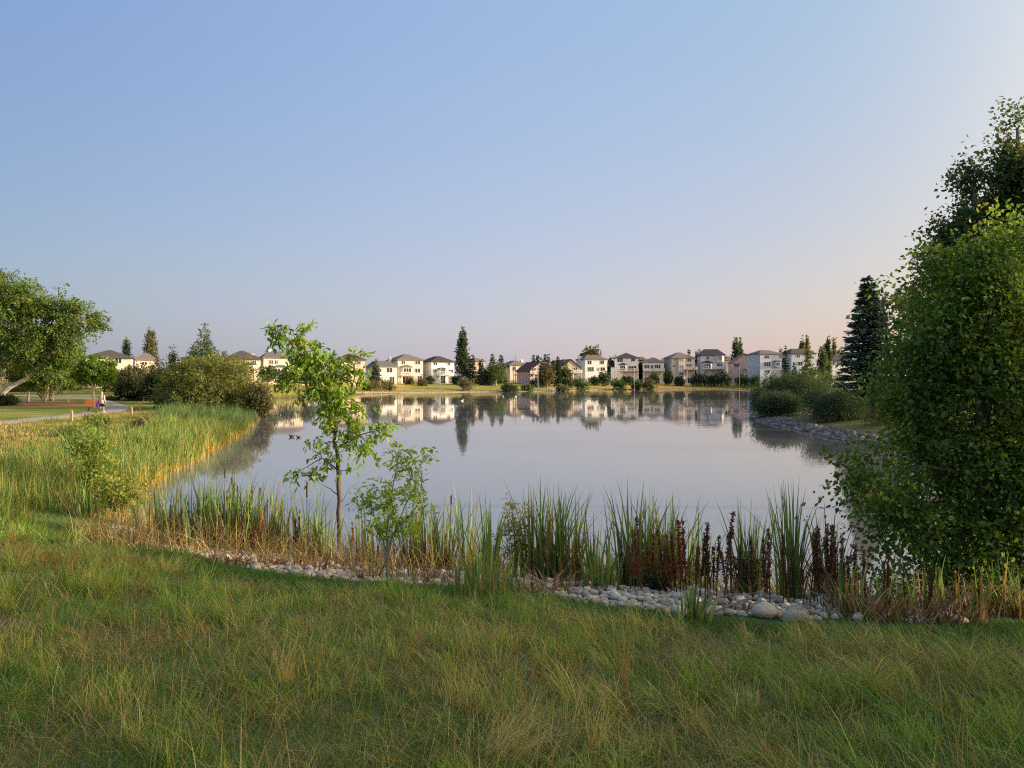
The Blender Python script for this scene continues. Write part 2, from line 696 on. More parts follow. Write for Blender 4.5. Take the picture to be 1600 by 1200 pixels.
def bil(G, x, y):
    x, y = np.asarray(x, float), np.asarray(y, float)
    i = np.clip(np.searchsorted(GX, x) - 1, 0, len(GX) - 2)
    j = np.clip(np.searchsorted(GY, y) - 1, 0, len(GY) - 2)
    u = np.clip((x - GX[i]) / (GX[i + 1] - GX[i]), 0, 1)
    v = np.clip((y - GY[j]) / (GY[j + 1] - GY[j]), 0, 1)
    return (G[j, i] * (1 - u) + G[j, i + 1] * u) * (1 - v) + (G[j + 1, i] * (1 - u) + G[j + 1, i + 1] * u) * v


def hgt(x, y):
    return bil(GZ, x, y)


def hz1(x, y):
    return float(hgt(np.array([x]), np.array([y]))[0])


def ground(px, py):
    """where the ray through a pixel meets land or water"""
    d = ray(px, py)
    t = np.concatenate([np.arange(2, 40, 0.05), np.arange(40, 320, 0.3)])
    x, y, z = d[0] * t, d[1] * t, EYE + d[2] * t
    g = np.maximum(hgt(x, y), 0)
    w = np.nonzero(z <= g)[0]
    i = w[0] if len(w) else len(t) - 1
    return np.array([x[i], y[i], hz1(x[i], y[i])])


def edge_d(x):
    """distance from the water at which the grass begins along the near shore"""
    return np.interp(x, [-9, -6.5, -5.2, -3, -1, 1, 2.8, 4.0, 5.0, 6.5, 9], [0.9, 1.4, 2.3, 2.7, 2.9, 3.5, 4.1, 3.9, 3.5, 2.4, 0.9]) + 0.25 * (noise2(x, x * 0, 0.7, 9) - 0.5)


# ground tint: the colour the ground cover itself has
tn = noise2(XX, YY, 9, 4) * 0.6 + noise2(XX, YY, 2.5, 5) * 0.4
green = np.array([0.075, 0.105, 0.028])
dry = np.array([0.20, 0.155, 0.062])
soil = np.array([0.12, 0.10, 0.05])
gold = np.array([0.50, 0.33, 0.09])
lawn = np.array([0.20, 0.21, 0.045])
tt = np.clip((tn - 0.35) / 0.3, 0, 1)[..., None]
TN = green * (1 - tt) + dry * tt
nearw = (sstep(22, 15, YY) * sstep(-30, -10, XX))[..., None]
TN = TN * (1 - nearw) + (soil * 1.2 * (1 - tt) + np.array([0.20, 0.155, 0.08]) * tt) * nearw
leftw = (sstep(42, 50, YY) * sstep(-10, -24, XX) * sstep(165, 140, YY))[..., None]
bandw = (nearw[..., 0] * sstep(5.5, 3.5, GD) * sstep(.5, 2.5, GD))[..., None]
TN = TN * (1 - bandw) + np.array([.05, .085, .025]) * bandw
TN = TN * (1 - leftw) + (lawn * (0.75 + 0.5 * tt)) * leftw
farw = sstep(150, 180, YY)[..., None]
fg = np.clip((noise2(XX, YY, 22, 6) * 0.6 + noise2(XX, YY, 6, 7) * 0.4 - 0.36) / 0.25, 0, 1)[..., None]
TN = TN * (1 - farw) + (gold * (1 - fg) + np.array([0.30, 0.26, 0.065]) * fg) * farw
bed = (GD < 0.0)[..., None]
TN = np.where(bed, np.array([0.05, 0.045, 0.03]), TN)
V = np.stack([XX, YY, GZ], -1).reshape(-1, 3)
nx, ny = len(GX), len(GY)
ii, jj = np.meshgrid(np.arange(nx - 1), np.arange(ny - 1))
q = (jj * nx + ii).ravel()
Fq = np.stack([q, q + 1, q + nx + 1, q + nx], 1)
terr = link('ground', np_mesh('ground', V, Fq, TN.reshape(-1, 3)), mat_terrain(), None, True)
tag(terr, 'grassy ground around the pond, rising gently from the water', kind='structure')

wm = MB().poly([(-70, 5, 0), (130, 5, 0), (130, 285, 0), (-70, 285, 0)], [(0, 1, 2, 3)])
water = wm.build('water', mat_water())
tag(water, 'calm pond water mirroring the sky and far houses', kind='structure')


def strip(name, center, width, mat, lift, label, thick=0.0):
    """a path sheet laid over the terrain"""
    C = catmull_open(center, 6)
    t = np.gradient(C, axis=0)
    t = t / np.linalg.norm(t, axis=1, keepdims=True)
    s = np.stack([-t[:, 1], t[:, 0]], 1)
    m = 5
    off = np.linspace(-0.5, 0.5, m)
    w = np.asarray(width) if np.ndim(width) else np.full(len(C), width)
    P = C[:, None, :] + s[:, None, :] * (off[None, :, None] * w[:, None, None])
    z = hgt(P[..., 0].ravel(), P[..., 1].ravel()).reshape(P.shape[:2])
    z = np.maximum(z, 0.0) + lift
    z[:, 0] -= lift + 0.05
    z[:, -1] -= lift + 0.05
    P3 = np.concatenate([P, z[..., None]], -1).reshape(-1, 3)
    n = len(C)
    a, b = np.meshgrid(np.arange(n - 1), np.arange(m - 1))
    q = (a * m + b).ravel()
    o = link(name, np_mesh(name, P3, np.stack([q, q + m, q + m + 1, q + 1], 1)), mat, None, True)
    return tag(o, label, kind='structure')


def catmull_open(P, k):
    P = np.array(P, float)
    P = np.vstack([2 * P[0] - P[1], P, 2 * P[-1] - P[-2]])
    out = []
    for i in range(1, len(P) - 2):
        p0, p1, p2, p3 = P[i - 1], P[i], P[i + 1], P[i + 2]
        for j in range(k):
            t = j / k
            out.append(0.5 * (2 * p1 + (p2 - p0) * t + (2 * p0 - 5 * p1 + 4 * p2 - p3) * t * t + (3 * p1 - p0 - 3 * p2 + p3) * t ** 3))
    out.append(P[-2])
    return np.array(out)


ASPH = mat_plain('path_asphalt', (0.33, 0.30, 0.27), 0.9, 0.15, 0.15, 3, 0.3)
pth = [flat(x, y, z)[:2] for x, y, z in [(-160, 690, .6), (-60, 673, .6), (0, 664.5, .6), (60, 657.5, .6), (120, 651, .62), (158, 646, .65), (181, 640.5, .68), (184, 636, .72)]]
pth += [np.array(p) for p in [(-49.5, 92), (-53.5, 97), (-60, 101), (-75, 106), (-110, 112)]]
strip('footpath', pth, 2.7, ASPH, 0.06, 'grey asphalt footpath bending through the park lawn')
fp = [(13.0, 222.5), (11.5, 230), (7, 240), (3, 252), (1, 275)]
strip('gravel_path', fp, 3.0, mat_plain('gravel', (0.46, 0.40, 0.33), 0.95, 0.1, 0.2, 2), 0.10, 'pale path leading up from the far shore between the spruces and the gabled houses')
# pale stony rim of the far shore
far_i = [i for i in range(len(SH)) if SH[i][1] > 170 and SH[i][0] < 76 and SH[i][0] > -36]
fs = SH[far_i]
order = np.argsort(fs[:, 0])
fs = fs[order][::2]
tng = np.gradient(fs, axis=0)
tng /= np.linalg.norm(tng, axis=1, keepdims=True)
fs = fs + np.stack([-tng[:, 1], tng[:, 0]], 1) * 0.9
RIM = mat_plain('shore_gravel', (0.33, 0.27, 0.20), 0.95, 0.1, 0.55, 0.8, 0.6)
strip('shore_rim', fs, 1.7, RIM, 0.09, 'pale stony rim along the far shore of the pond')

MULCH = mat_plain('mulch', (0.24, 0.115, 0.075), 0.95, 0.05, 0.45, 5, 0.8)
mc = [flat(x, y, .66)[:2] for x, y in [(-90, 636), (-40, 636), (0, 636), (40, 635.5), (88, 634)]]
wid = 15.0 * np.sin(np.linspace(0.5, math.pi - 0.25, 25)) ** 0.6
strip('mulch_bed', np.array(mc) + np.array([0, 4.0]), wid, MULCH, 0.07, 'reddish brown mulch bed under the birches')

# ------------------------------------------------------------------ houses
GLASS = mat_plain('window_glass', (0.035, 0.04, 0.05), 0.12, 0.6, 0.2, 1)
GLASSB = mat_plain('window_blind', (0.34, 0.30, 0.24), 0.3, 0.5, 0.2, 1)
WHITE = mat_plain('white_trim', (0.74, 0.72, 0.68), 0.6, 0.3, 0.06, 2)
WOOD = mat_plain('deck_wood', (0.30, 0.22, 0.15), 0.8, 0.2, 0.2, 4)


def wallmat(c):
    return mat_plain('siding_%02x%02x%02x' % tuple(int(v * 255) for v in c), c, 0.8, 0.2, 0.07, 0.6)


def roofmat(c):
    return mat_plain('shingles_%02x%02x%02x' % tuple(int(v * 255) for v in c), c, 0.9, 0.15, 0.25, 2.5, 0.4)


def house(label, px0, px1, pe, pr, Y, rz, wc, rc, roof='hip', depth=10.0, wins=(), decks=(), bays=(), chim=None, doors=(), annex=None, ridge=None, over=0.45, zb=None):
    """front wall between px0 and px1, eaves at row pe, ridge at row pr, Y metres away, turned rz degrees"""
    xc = xa((px0 + px1) / 2, Y)
    g = hz1(xc, Y) - 0.15
    c = math.cos(R(rz))
    w = (px1 - px0) / F * Y / c
    he = za(pe, Y) - g
    hr = za(pr, Y) - g
    root = empty('house', (xc, Y, g), R(rz), label, 'house')
    U = lambda px: (xa(px, Y) - xc) / c
    Vz = lambda py: za(py, Y) - g
    S = Y / F
    wm_, rm = wallmat(wc), roofmat(rc)
    mb = MB()
    h = w / 2
    if roof == 'gable':
        mb.poly([(-h, 0, -1), (h, 0, -1), (h, 0, he), (0, 0, hr - 0.05), (-h, 0, he), (-h, depth, -1), (h, depth, -1), (h, depth, he), (0, depth, hr - 0.05), (-h, depth, he)],
                [(0, 1, 2, 3, 4), (6, 5, 9, 8, 7), (1, 6, 7, 2), (5, 0, 4, 9)])
    else:
        mb.quad_box(-h, h, 0, depth, -1, he)
    mb.build('wall', wm_, root)
    rb = MB()
    o, th = over, 0.2
    if roof == 'gable':
        sl = (hr - he) / h
        zo = he - o * sl
        prof = [(-h - o, zo), (0, hr), (h + o, zo), (h + o, zo + th), (0, hr + th * 1.2), (-h - o, zo + th)]
        pts = [(x, -o, z) for x, z in prof] + [(x, depth + o, z) for x, z in prof]
        rb.poly(pts, [(0, 1, 4, 5), (1, 2, 3, 4), (7, 6, 11, 10), (8, 7, 10, 9), (5, 4, 10, 11), (4, 3, 9, 10), (0, 5, 11, 6), (3, 2, 8, 9), (1, 0, 6, 7), (2, 1, 7, 8)])
    else:
        rl = max(0.4, (w - depth) * 0.5 if ridge is None else ridge / 2) if w > depth or ridge else 0.35
        ry = 0.35 if (w > depth or ridge) else max(0.35, (depth - w) / 2)
        cy = depth / 2
        e = [(-h - o, -o), (h + o, -o), (h + o, depth + o), (-h - o, depth + o)]
        pts = [(x, y, he) for x, y in e] + [(x, y, he + th) for x, y in e]
        pts += [(-rl, cy - ry, hr), (rl, cy - ry, hr), (rl, cy + ry, hr), (-rl, cy + ry, hr)]
        rb.poly(pts, [(3, 2, 1, 0), (0, 1, 5, 4), (1, 2, 6, 5), (2, 3, 7, 6), (3, 0, 4, 7), (4, 5, 9, 8), (5, 6, 10, 9), (6, 7, 11, 10), (7, 4, 8, 11), (8, 9, 10, 11)])
    ro = rb.build('roof', rm, root)
    if chim:
        u, top = U(chim[0]), Vz(chim[1])
        yy = depth * 0.45
        MB().quad_box(u - 0.45, u + 0.45, yy, yy + 0.8, he - 0.4, top).quad_box(u - 0.55, u + 0.55, yy - 0.1, yy + 0.9, top, top + 0.15).build('chimney', WHITE if len(chim) < 3 else wm_, ro)

    def window(u, v, ww, wh, y0=0.0, blind=False, name='window'):
        f = MB()
        t = 0.11
        a, b, lo, hi = u - ww / 2, u + ww / 2, v - wh / 2, v + wh / 2
        f.quad_box(a - t, b + t, y0 - 0.07, y0 + 0.02, hi, hi + t).quad_box(a - t, b + t, y0 - 0.09, y0 + 0.02, lo - t, lo)
        f.quad_box(a - t, a, y0 - 0.07, y0 + 0.02, lo, hi).quad_box(b, b + t, y0 - 0.07, y0 + 0.02, lo, hi)
        nm = 2 if ww > 1.9 else 1
        for k in range(nm):
            x = a + ww * (k + 1) / (nm + 1)
            f.quad_box(x - 0.05, x + 0.05, y0 - 0.06, y0 + 0.02, lo, hi)
        fo = f.build(name, WHITE, root)
        MB().quad_box(a, b, y0 - 0.03, y0 + 0.02, lo, hi).build('pane', GLASSB if blind else GLASS, fo)

    for wdw in wins:
        window(U(wdw[0]), Vz(wdw[1]), wdw[2] * S / c, wdw[3] * S, 0.0, len(wdw) > 4)
    for d in doors:
        ww, wh = d[1] * S / c, 2.05
        window(U(d[0]), 0.25 + wh / 2, ww, wh, 0.0, False, 'patio_door')
    for b in bays:     # (px0,px1,pytop,pybottom, wins, roofh)
        u0, u1, zt, zbm = U(b[0]), U(b[1]), Vz(b[2]), Vz(b[3])
        dp = 0.9
        k = min(0.5, (u1 - u0) * 0.2)
        pts = []
        for z in (zbm, zt):
            pts += [(u0, 0.02, z), (u0 + k, -dp, z), (u1 - k, -dp, z), (u1, 0.02, z)]
        MB().poly(pts, [(0, 1, 5, 4), (1, 2, 6, 5), (2, 3, 7, 6), (3, 2, 1, 0), (4, 5, 6, 7)]).build('bay', wm_, root)
        oo = 0.3
        pts = [(u0 - oo, 0.0, zt), (u0 + k - oo, -dp - oo, zt), (u1 - k + oo, -dp - oo, zt), (u1 + oo, 0.0, zt)]
        pts += [(x, y, z + 0.14) for x, y, z in pts]
        pts += [((u0 + u1) / 2 - 0.3, -0.02, zt + b[5] * S), ((u0 + u1) / 2 + 0.3, -0.02, zt + b[5] * S)]
        MB().poly(pts, [(3, 2, 1, 0), (0, 1, 5, 4), (1, 2, 6, 5), (2, 3, 7, 6), (4, 5, 8), (5, 6, 9, 8), (6, 7, 9)]).build('bay_roof', rm, root)
        for wdw in b[4]:
            window(U(wdw[0]), Vz(wdw[1]), wdw[2] * S / c, wdw[3] * S, -dp, len(wdw) > 4)
    for d in decks:    # (px0, px1, pydeck, projection, railing height px)
        u0, u1, z, pj = U(d[0]), U(d[1]), Vz(d[2]), d[3]
        MB().quad_box(u0, u1, -pj, -0.003, z - 0.25, z).build('deck', WOOD if len(d) < 5 else WHITE, root)
        rl = MB()
        rl.quad_box(u0, u1, -pj, -pj + 0.1, z + 0.95, z + 1.07).quad_box(u0, u1, -pj + 0.02, -pj + 0.08, z + 0.1, z + 0.18)
        nb = max(3, int((u1 - u0) / 0.28))
        for k in range(nb + 1):
            x = u0 + 0.04 + (u1 - u0 - 0.08) * k / nb
            rl.quad_box(x - 0.045, x + 0.045, -pj + 0.02, -pj + 0.08, z + 0.18, z + 0.95)
        for x in (u0, u1 - 0.1):
            rl.quad_box(x, x + 0.1, -pj + 0.1, -0.01, z + 0.95, z + 1.07)
            for yy in np.arange(-pj + 0.3, -0.2, 0.3):
                rl.quad_box(x + 0.01, x + 0.09, yy, yy + 0.08, z, z + 0.95)
        rl.build('railing', WHITE, root)
        if z > 1.0:
            for x in (u0 + 0.15, u1 - 0.15):
                MB().quad_box(x - 0.13, x + 0.13, -pj + 0.1, -pj + 0.36, -0.6, z - 0.25).build('deck_post', WHITE, root)
    if annex:          # (px0, px1, pe, pr) lower wing beside the front
        u0, u1, e, r_ = U(annex[0]), U(annex[1]), Vz(annex[2]), Vz(annex[3])
        MB().quad_box(u0, u1, 1.2, depth - 1, -1, e).build('side_wing', wm_, root)
        cx = (u0 + u1) / 2
        MB().poly([(u0 - .4, .8, e), (u1 + .4, .8, e), (u1 + .4, depth - .6, e), (u0 - .4, depth - .6, e), (u0 - .4, .8, e + .18), (u1 + .4, .8, e + .18), (u1 + .4, depth - .6, e + .18), (u0 - .4, depth - .6, e + .18),
                   (cx, 3.2, r_), (cx, depth - 3, r_)],
                  [(3, 2, 1, 0), (0, 1, 5, 4), (1, 2, 6, 5), (2, 3, 7, 6), (3, 0, 4, 7), (4, 5, 8), (5, 6, 9, 8), (6, 7, 9), (7, 4, 8, 9)]).build('wing_roof', rm, root)
    return root


CREAM, PEACH, BEIGE, WHT, GREY, PINK, BLUE, TAN, PALE = ((.66, .59, .48), (.64, .50, .40), (.64, .57, .47), (.78, .76, .73), (.55, .55, .54), (.64, .47, .42), (.58, .62, .67), (.48, .41, .33), (.72, .69, .64))
RBR, RGR, RDK, RNV, RRD, RTN = (.095, .080, .072), (.165, .155, .148), (.07, .067, .066), (.055, .054, .066), (.125, .065, .055), (.19, .160, .138)

house('cream house with brown hip roof seen above the dark park bushes', 139, 199, 560, 546, 150, 24, CREAM, RBR, wins=[(182, 563.5, 8, 7), (160, 566, 8, 6)], depth=11)
house('low cream house wing with grey brown roof behind the tan shrubs', 214, 240, 563, 551, 160, 22, CREAM, RTN, depth=9, wins=[(226, 568, 6, 5)])
house('cream house with dark roof mostly hidden by the conical green tree', 284, 318, 563, 555, 172, 24, CREAM, RBR, depth=10, wins=[(300, 570, 7, 6)])
house('beige house with brown hip roof rising behind the big willow bush', 354, 404, 562, 547, 178, 22, CREAM, RBR, depth=10, bays=[(378, 397, 570, 590, [(387, 575, 9, 5)], 4)], wins=[(370, 567, 5, 5), (395, 566, 5, 5)], chim=(394, 553))
house('cream house with slate roof and blue grey side next to the willow bush', 416, 470, 560, 548, 190, 24, CREAM, RGR, depth=11, ridge=6, wins=[(426, 566, 5, 6), (433, 566, 4, 6), (455, 566, 6, 6)],
      bays=[(428, 450, 574, 590, [(434, 579, 7, 6), (444, 579, 7, 6)], 4)], chim=(427, 546), annex=(458, 482, 572, 566))
house('peach house with brown roof half hidden by the young tree', 533, 569, 563, 552, 205, 22, PEACH, RBR, depth=10, wins=[(556, 580, 8, 5), (560, 567, 5, 5)], bays=[(537, 553, 575, 592, [(545, 580, 8, 6)], 4)])
house('cream bungalow with grey green roof beside the bare willow', 589, 619, 573.5, 563, 215, 24, PALE, RGR, depth=12, ridge=4, wins=[(594, 578.5, 5, 5), (608.5, 578.5, 8, 7)], doors=[(612, 7)], chim=(575, 568))
house('beige two storey house with tan roof and covered middle bay', 623, 660, 563, 553, 225, 25, BEIGE, RTN, depth=11, wins=[(631, 566.5, 5, 5), (652, 566.5, 7, 5.5), (652, 579, 7.5, 6.5)],
      bays=[(627, 644, 574, 583, [(635.5, 578.5, 11, 6)], 4)], decks=[(626, 645, 587, 1.6)], doors=[(655, 6), (634, 8)], chim=(619, 558))
house('white house with charcoal roof and small round balcony left of the tall poplar', 675, 709, 566, 556, 230, 25, WHT, RDK, depth=11, wins=[(681, 568.7, 5, 4), (701, 568.7, 4, 4.5), (679.5, 579.5, 4, 4.5), (704, 580, 6, 5)],
      bays=[(684, 697, 577, 585, [(690.5, 580.5, 7, 6)], 3)], decks=[(683, 701, 586, 2.2, 1)], doors=[(692, 7), (704, 5)], chim=(665.5, 561))
house('cream house partly hidden by the dark spruces near the poplar', 736, 757, 565, 559, 250, 20, CREAM, RTN, depth=10, wins=[(749, 569, 4, 5), (750, 580, 5, 5)], chim=(743, 558))
house('cream house with beige roof behind the two thin bare trees', 797, 826, 571, 563, 262, 20, CREAM, RTN, depth=11, wins=[(803, 576, 4, 6), (816, 577, 6, 6)], chim=(824, 562), annex=(788, 799, 574, 569))
house('pink gabled house with dark red roof and white balcony posts', 828, 861, 579, 566, 245, 22, PINK, RRD, roof='gable', depth=11, wins=[(834, 577.5, 6, 5), (848, 578, 6, 5), (845, 571, 4, 3)], decks=[(829, 846, 584.5, 2.4)], doors=[(834, 6), (850, 6)])
house('tan gabled house with white corner balcony behind a yellowing tree', 877, 907, 574, 562, 262, 14, TAN, RBR, roof='gable', depth=11, wins=[(899, 576, 6, 4), (886, 577, 5, 5)], decks=[(892, 907, 583, 2.2)], doors=[(900, 6)])
house('white two storey house with grey hip roof in front of the big olive tree', 914, 949, 562, 554, 275, 12, WHT, RGR, depth=11, ridge=4, wins=[(921, 566.3, 6, 5.5), (941, 566, 6, 5.5), (923, 577, 9, 6.5), (942, 576.5, 7, 5), (935, 577, 2.5, 5)], doors=[(923, 9), (940, 6)], chim=(912.5, 557))
house('white house with black pyramid roof, side wing and blue grey balcony', 961, 997, 560, 551, 285, -6, WHT, RDK, depth=10, wins=[(969, 562.5, 8.5, 6), (989, 562, 5.5, 5), (988, 575, 12, 5.5)],
      bays=[(967, 979, 570.5, 580, [(973, 575, 8, 7)], 3.5)], decks=[(968, 997, 580, 2.6)], doors=[(974, 6), (986, 6)], annex=(955, 963, 574, 570), chim=(962, 554))
house('pale bungalow with broad grey roof and white balcony over open posts', 1005, 1037, 566.5, 558, 285, -6, WHT, RGR, depth=11, wins=[(1011, 573, 8, 6), (1027.5, 573, 8.5, 6), (1019, 574, 4, 7)], decks=[(1005, 1037, 580, 3.0)], doors=[(1011, 7), (1026, 8)], chim=(1037, 560))
house('beige house with brown roof and tall bay tower catching the sun', 1049, 1086, 560, 550, 285, 6, BEIGE, RTN, depth=11, wins=[(1053, 572, 3.5, 3), (1077, 562, 6, 5.5), (1077, 571, 8, 4)],
      bays=[(1057, 1070, 560.5, 592, [(1063, 563, 7, 4, 1), (1063, 573, 7, 6, 1), (1063, 584, 6, 5)], 2)], decks=[(1070, 1087, 577.5, 2.4)], doors=[(1078, 7)])
house('cream house with large navy hip roof and rounded bay over a balcony', 1095, 1132, 555.5, 544.8, 285, -6, PALE, RNV, depth=10, ridge=5, wins=[(1106, 559, 4, 4.5), (1124, 570.5, 8, 4)],
      bays=[(1097, 1113, 567, 577, [(1105, 572, 9, 6), (1098.8, 572, 2, 5)], 3.5), (1117, 1130, 555.4, 566, [(1123.5, 559.5, 6, 6, 1)], 1.5)], decks=[(1098, 1130, 576.8, 2.6)], doors=[(1109, 7), (1120, 6)], chim=(1096, 545))
house('pinkish gabled house with wide white balcony beside the reedy corner', 1145, 1183, 566, 553, 285, -8, PINK, RTN, roof='gable', depth=11, wins=[(1152, 570.5, 9, 5.5), (1173, 570, 9, 3)], decks=[(1161, 1183, 577, 2.6)], doors=[(1152, 8), (1172, 9)])
house('pale blue grey three level house with grey roof above the shoreline bushes', 1187, 1222, 553.5, 546.3, 270, 6, BLUE, RGR, depth=11, ridge=3, wins=[(1198, 557.7, 6.5, 4.5), (1220, 557, 4, 4.5), (1198.5, 569, 9.5, 6.5), (1199, 580.5, 7, 5), (1216, 569, 4, 5.5)], bays=[(1208, 1220, 565, 573, [(1214, 569, 6, 5)], 2.5)])
house('blue grey house with brown hip roof behind the yellow green trees', 1236, 1275, 553, 544, 270, 4, BLUE, RBR, depth=11, ridge=4, wins=[(1247, 556.3, 5, 4.5), (1265, 557, 5, 5), (1250, 568, 7, 5)])
house('white house with low brown roof at the edge of the dark spruce', 1299, 1330, 564, 552, 255, 4, WHT, RBR, depth=10, wins=[(1303, 567.5, 4, 6), (1309, 567.5, 4, 6), (1316, 568, 3, 6)])
house('distant beige house roof peeking between the black roofed house and the bungalow', 996, 1012, 563, 557, 325, 0, BEIGE, RTN, depth=10)
house('distant grey house showing between the navy roofed house and the pinkish gable', 1134, 1146, 563, 556.5, 325, 0, GREY, RTN, depth=10)
house('distant roof showing behind the pink gabled house', 862, 880, 566, 562, 320, 0, TAN, RBR, depth=9)

# ------------------------------------------------------------------ far trees and shrubs
DKG = [(3, (.048, .080, .042)), (2, (.062, .100, .046)), (1, (.085, .12, .048))]  # dark far greens lightened: a little distance haze is put into the leaf colour
MDG = [(3, (.08, .125, .042)), (2, (.105, .15, .046)), (1, (.055, .09, .036))]  # mid greens raised too, with haze in the colour
OLV = [(3, (.105, .105, .04)), (2, (.075, .085, .033)), (1, (.15, .135, .055))]
YLG = [(3, (.12, .15, .035)), (2, (.09, .125, .03)), (1, (.17, .18, .05))]
TANF = [(3, (.155, .145, .075)), (2, (.115, .12, .055)), (1, (.21, .185, .10))]
AUT = [(3, (.14, .13, .05)), (2, (.10, .115, .045)), (1, (.20, .14, .055))]
BLG = [(3, (.058, .09, .066)), (2, (.08, .115, .085)), (1, (.09, .13, .075))]


def far_tree(kind, px, ytop, Y, wpx, label, opts=MDG, seed=1, ybase=None, cat=None, group=None, dens=1.0, bark=BARK_GREY, foot=0.12):
    """a tree of the far bank at its own distance; wpx crown width and ytop in photograph pixels"""
    x = xa(px, Y)
    g = hz1(x, Y)
    top = za(ytop, Y)
    Hh = top - g
    w = wpx / F * Y
    base = (x, Y, g)
    c0 = g + Hh * foot
    zz = lambda u: c0 + (top - c0) * u
    kw = dict(seed=seed, bark=bark, group=group, twigs=14, twr=0.03)
    s = 0.55 * Y / 250
    if kind == 'spruce':
        return spruce(label, base, Hh, w, seed, int(420 * dens), 0.5 * Y / 250 * 1.1, opts, group)
    if kind == 'poplar':
        bl = [(x + (0.06 * w * math.sin(7 * u + seed)), Y, zz(u), w * 0.5 * r, w * 0.5 * r, (top - c0) * 0.17) for u, r in ((.12, .75), (.3, 1), (.48, 1), (.64, .88), (.78, .66), (.9, .38))]
        return tree('poplar_tree', label, cat or 'tree', base, [[(x, Y, g - .1, .3), (x, Y, zz(.9), .05)]], bl, int(330 * dens), 7, s, s * .7, 0.9, opts, up=1.2, droop=-0.2, gap=.30, shell=.4, limb=False, **kw)
    if kind == 'broad':
        rng = random.Random(seed)
        bl = [(x, Y, zz(.45), w * .42, w * .42, (top - c0) * .42)]
        for k in range(6):
            a = k * 1.05 + rng.random()
            u = .25 + .55 * rng.random()
            bl.append((x + w * .27 * math.cos(a), Y + w * .27 * math.sin(a), zz(u), w * .24, w * .24, (top - c0) * .24))
        bl.append((x + w * .05, Y, zz(.84), w * .2, w * .2, (top - c0) * .17))
        return tree('deciduous_tree', label, cat or 'tree', base, [[(x, Y, g - .1, .2), (x, Y, zz(.55), .1)]], bl, int(300 * dens), 7, s, s * .7, 0.9, opts, gap=.38, **kw)
    if kind == 'conical':
        bl = [(x, Y, zz(u), w * .5 * r, w * .5 * r, (top - c0) * .18) for u, r in ((.1, .85), (.28, 1), (.45, .8), (.62, .58), (.78, .36), (.92, .18))]
        return tree('conical_tree', label, cat or 'tree', base, [[(x, Y, g - .1, .2), (x, Y, zz(.9), .04)]], bl, int(320 * dens), 7, s, s * .7, 0.9, opts, up=.5, gap=.38, limb=False, **kw)
    if kind == 'bush':
        rng = random.Random(seed)
        bl = [(x, Y, g + Hh * .45, w * .38, w * .38, Hh * .45)]
        for k in range(6):
            a = k * 1.05 + rng.random()
            bl.append((x + w * .3 * math.cos(a), Y + w * .3 * math.sin(a), g + Hh * (.28 + .35 * rng.random()), w * .22, w * .22, Hh * .3))
        tr = [[(x, Y, g - .1, .07), (x + w * .2 * math.cos(a), Y + w * .2 * math.sin(a), g + Hh * .5, .03)] for a in (0.3, 1.6, 3.0, 4.4)]
        return tree('bush', label, cat or 'bush', base, tr, bl, int(260 * dens), 7, s * .8, s * .55, 0.7, opts, gap=.36, limb=False, parts=('stems', 'foliage'), **kw)
    if kind == 'bare':
        rng = np.random.default_rng(seed)
        root = empty('bare_tree', base, 0, label, 'tree', group)
        mb = MB()
        mb.tube([(0, 0, -.1), (0.05, 0, Hh * .5), (0, 0, Hh)], [.13, .09, .02], 5)
        for k in range(10):
            z = Hh * rng.uniform(.2, .9)
            a = rng.uniform(0, 6.3)
            mb.tube([(0.03, 0, z), (w * .5 * math.cos(a), w * .5 * math.sin(a), z + w * .9)], [.04, .012], 4)
        mb.build('trunk', bark, root)
        return root


def spruce(label, base, Hh, w, seed, n, L, opts, group=None, per=9, bare=0.04, ragged=0.2, droop=0.28):
    rng = np.random.default_rng(seed)
    root = empty('spruce_tree', base, 0, label, 'tree', group)
    MB().tube([(0, 0, -.1), (0, 0, Hh * .6), (0, 0, Hh)], [Hh * .016 + .04, Hh * .009 + .02, .012], 7).build('trunk', BARK, root)
    u = 1 - rng.random(n) ** 0.62          # more boughs low down
    u = bare + (1 - bare) * np.sort(u)
    ang = rng.uniform(0, 2 * math.pi, n)
    tiers = np.round(u * Hh / (0.055 * Hh)) * 0.055
    u = 0.65 * u + 0.35 * tiers
    r = w * 0.5 * (1 - u) ** 0.85 * rng.uniform(1 - ragged, 1 + ragged, n) + 0.03 * w
    t = rng.random((n, per)) ** 0.75
    dirh = np.stack([np.cos(ang), np.sin(ang), np.zeros(n)], 1)
    sid = np.stack([-np.sin(ang), np.cos(ang), np.zeros(n)], 1)
    P = dirh[:, None] * (r[:, None] * t)[..., None]
    lat = rng.normal(size=(n, per)) * 0.16 * r[:, None] * (0.4 + t)
    P = P + sid[:, None] * lat[..., None]
    P[..., 2] += (u * Hh)[:, None] - droop * r[:, None] * t + 0.18 * r[:, None] * t ** 2.5
    A = dirh[:, None] * 0.9 + sid[:, None] * (rng.normal(size=(n, per)) * .6)[..., None] + rng.normal(size=(n, per, 3)) * .25
    A[..., 2] -= 0.2
    Nn = rng.normal(size=(n, per, 3)) * .4 + np.array([0, 0, 1])
    m = n * per
    sc = rng.uniform(.7, 1.3, m)
    V, Fc, q = leaf_arrays(P.reshape(-1, 3), A.reshape(-1, 3), Nn.reshape(-1, 3), L * sc, L * .42 * sc, fold=-0.3)
    c = np.repeat(pal(rng, n, opts, .2), per, 0)
    link('boughs', np_mesh('boughs', V, Fc, np.repeat(c, q, 0)), NEEDLE, root)
    return root


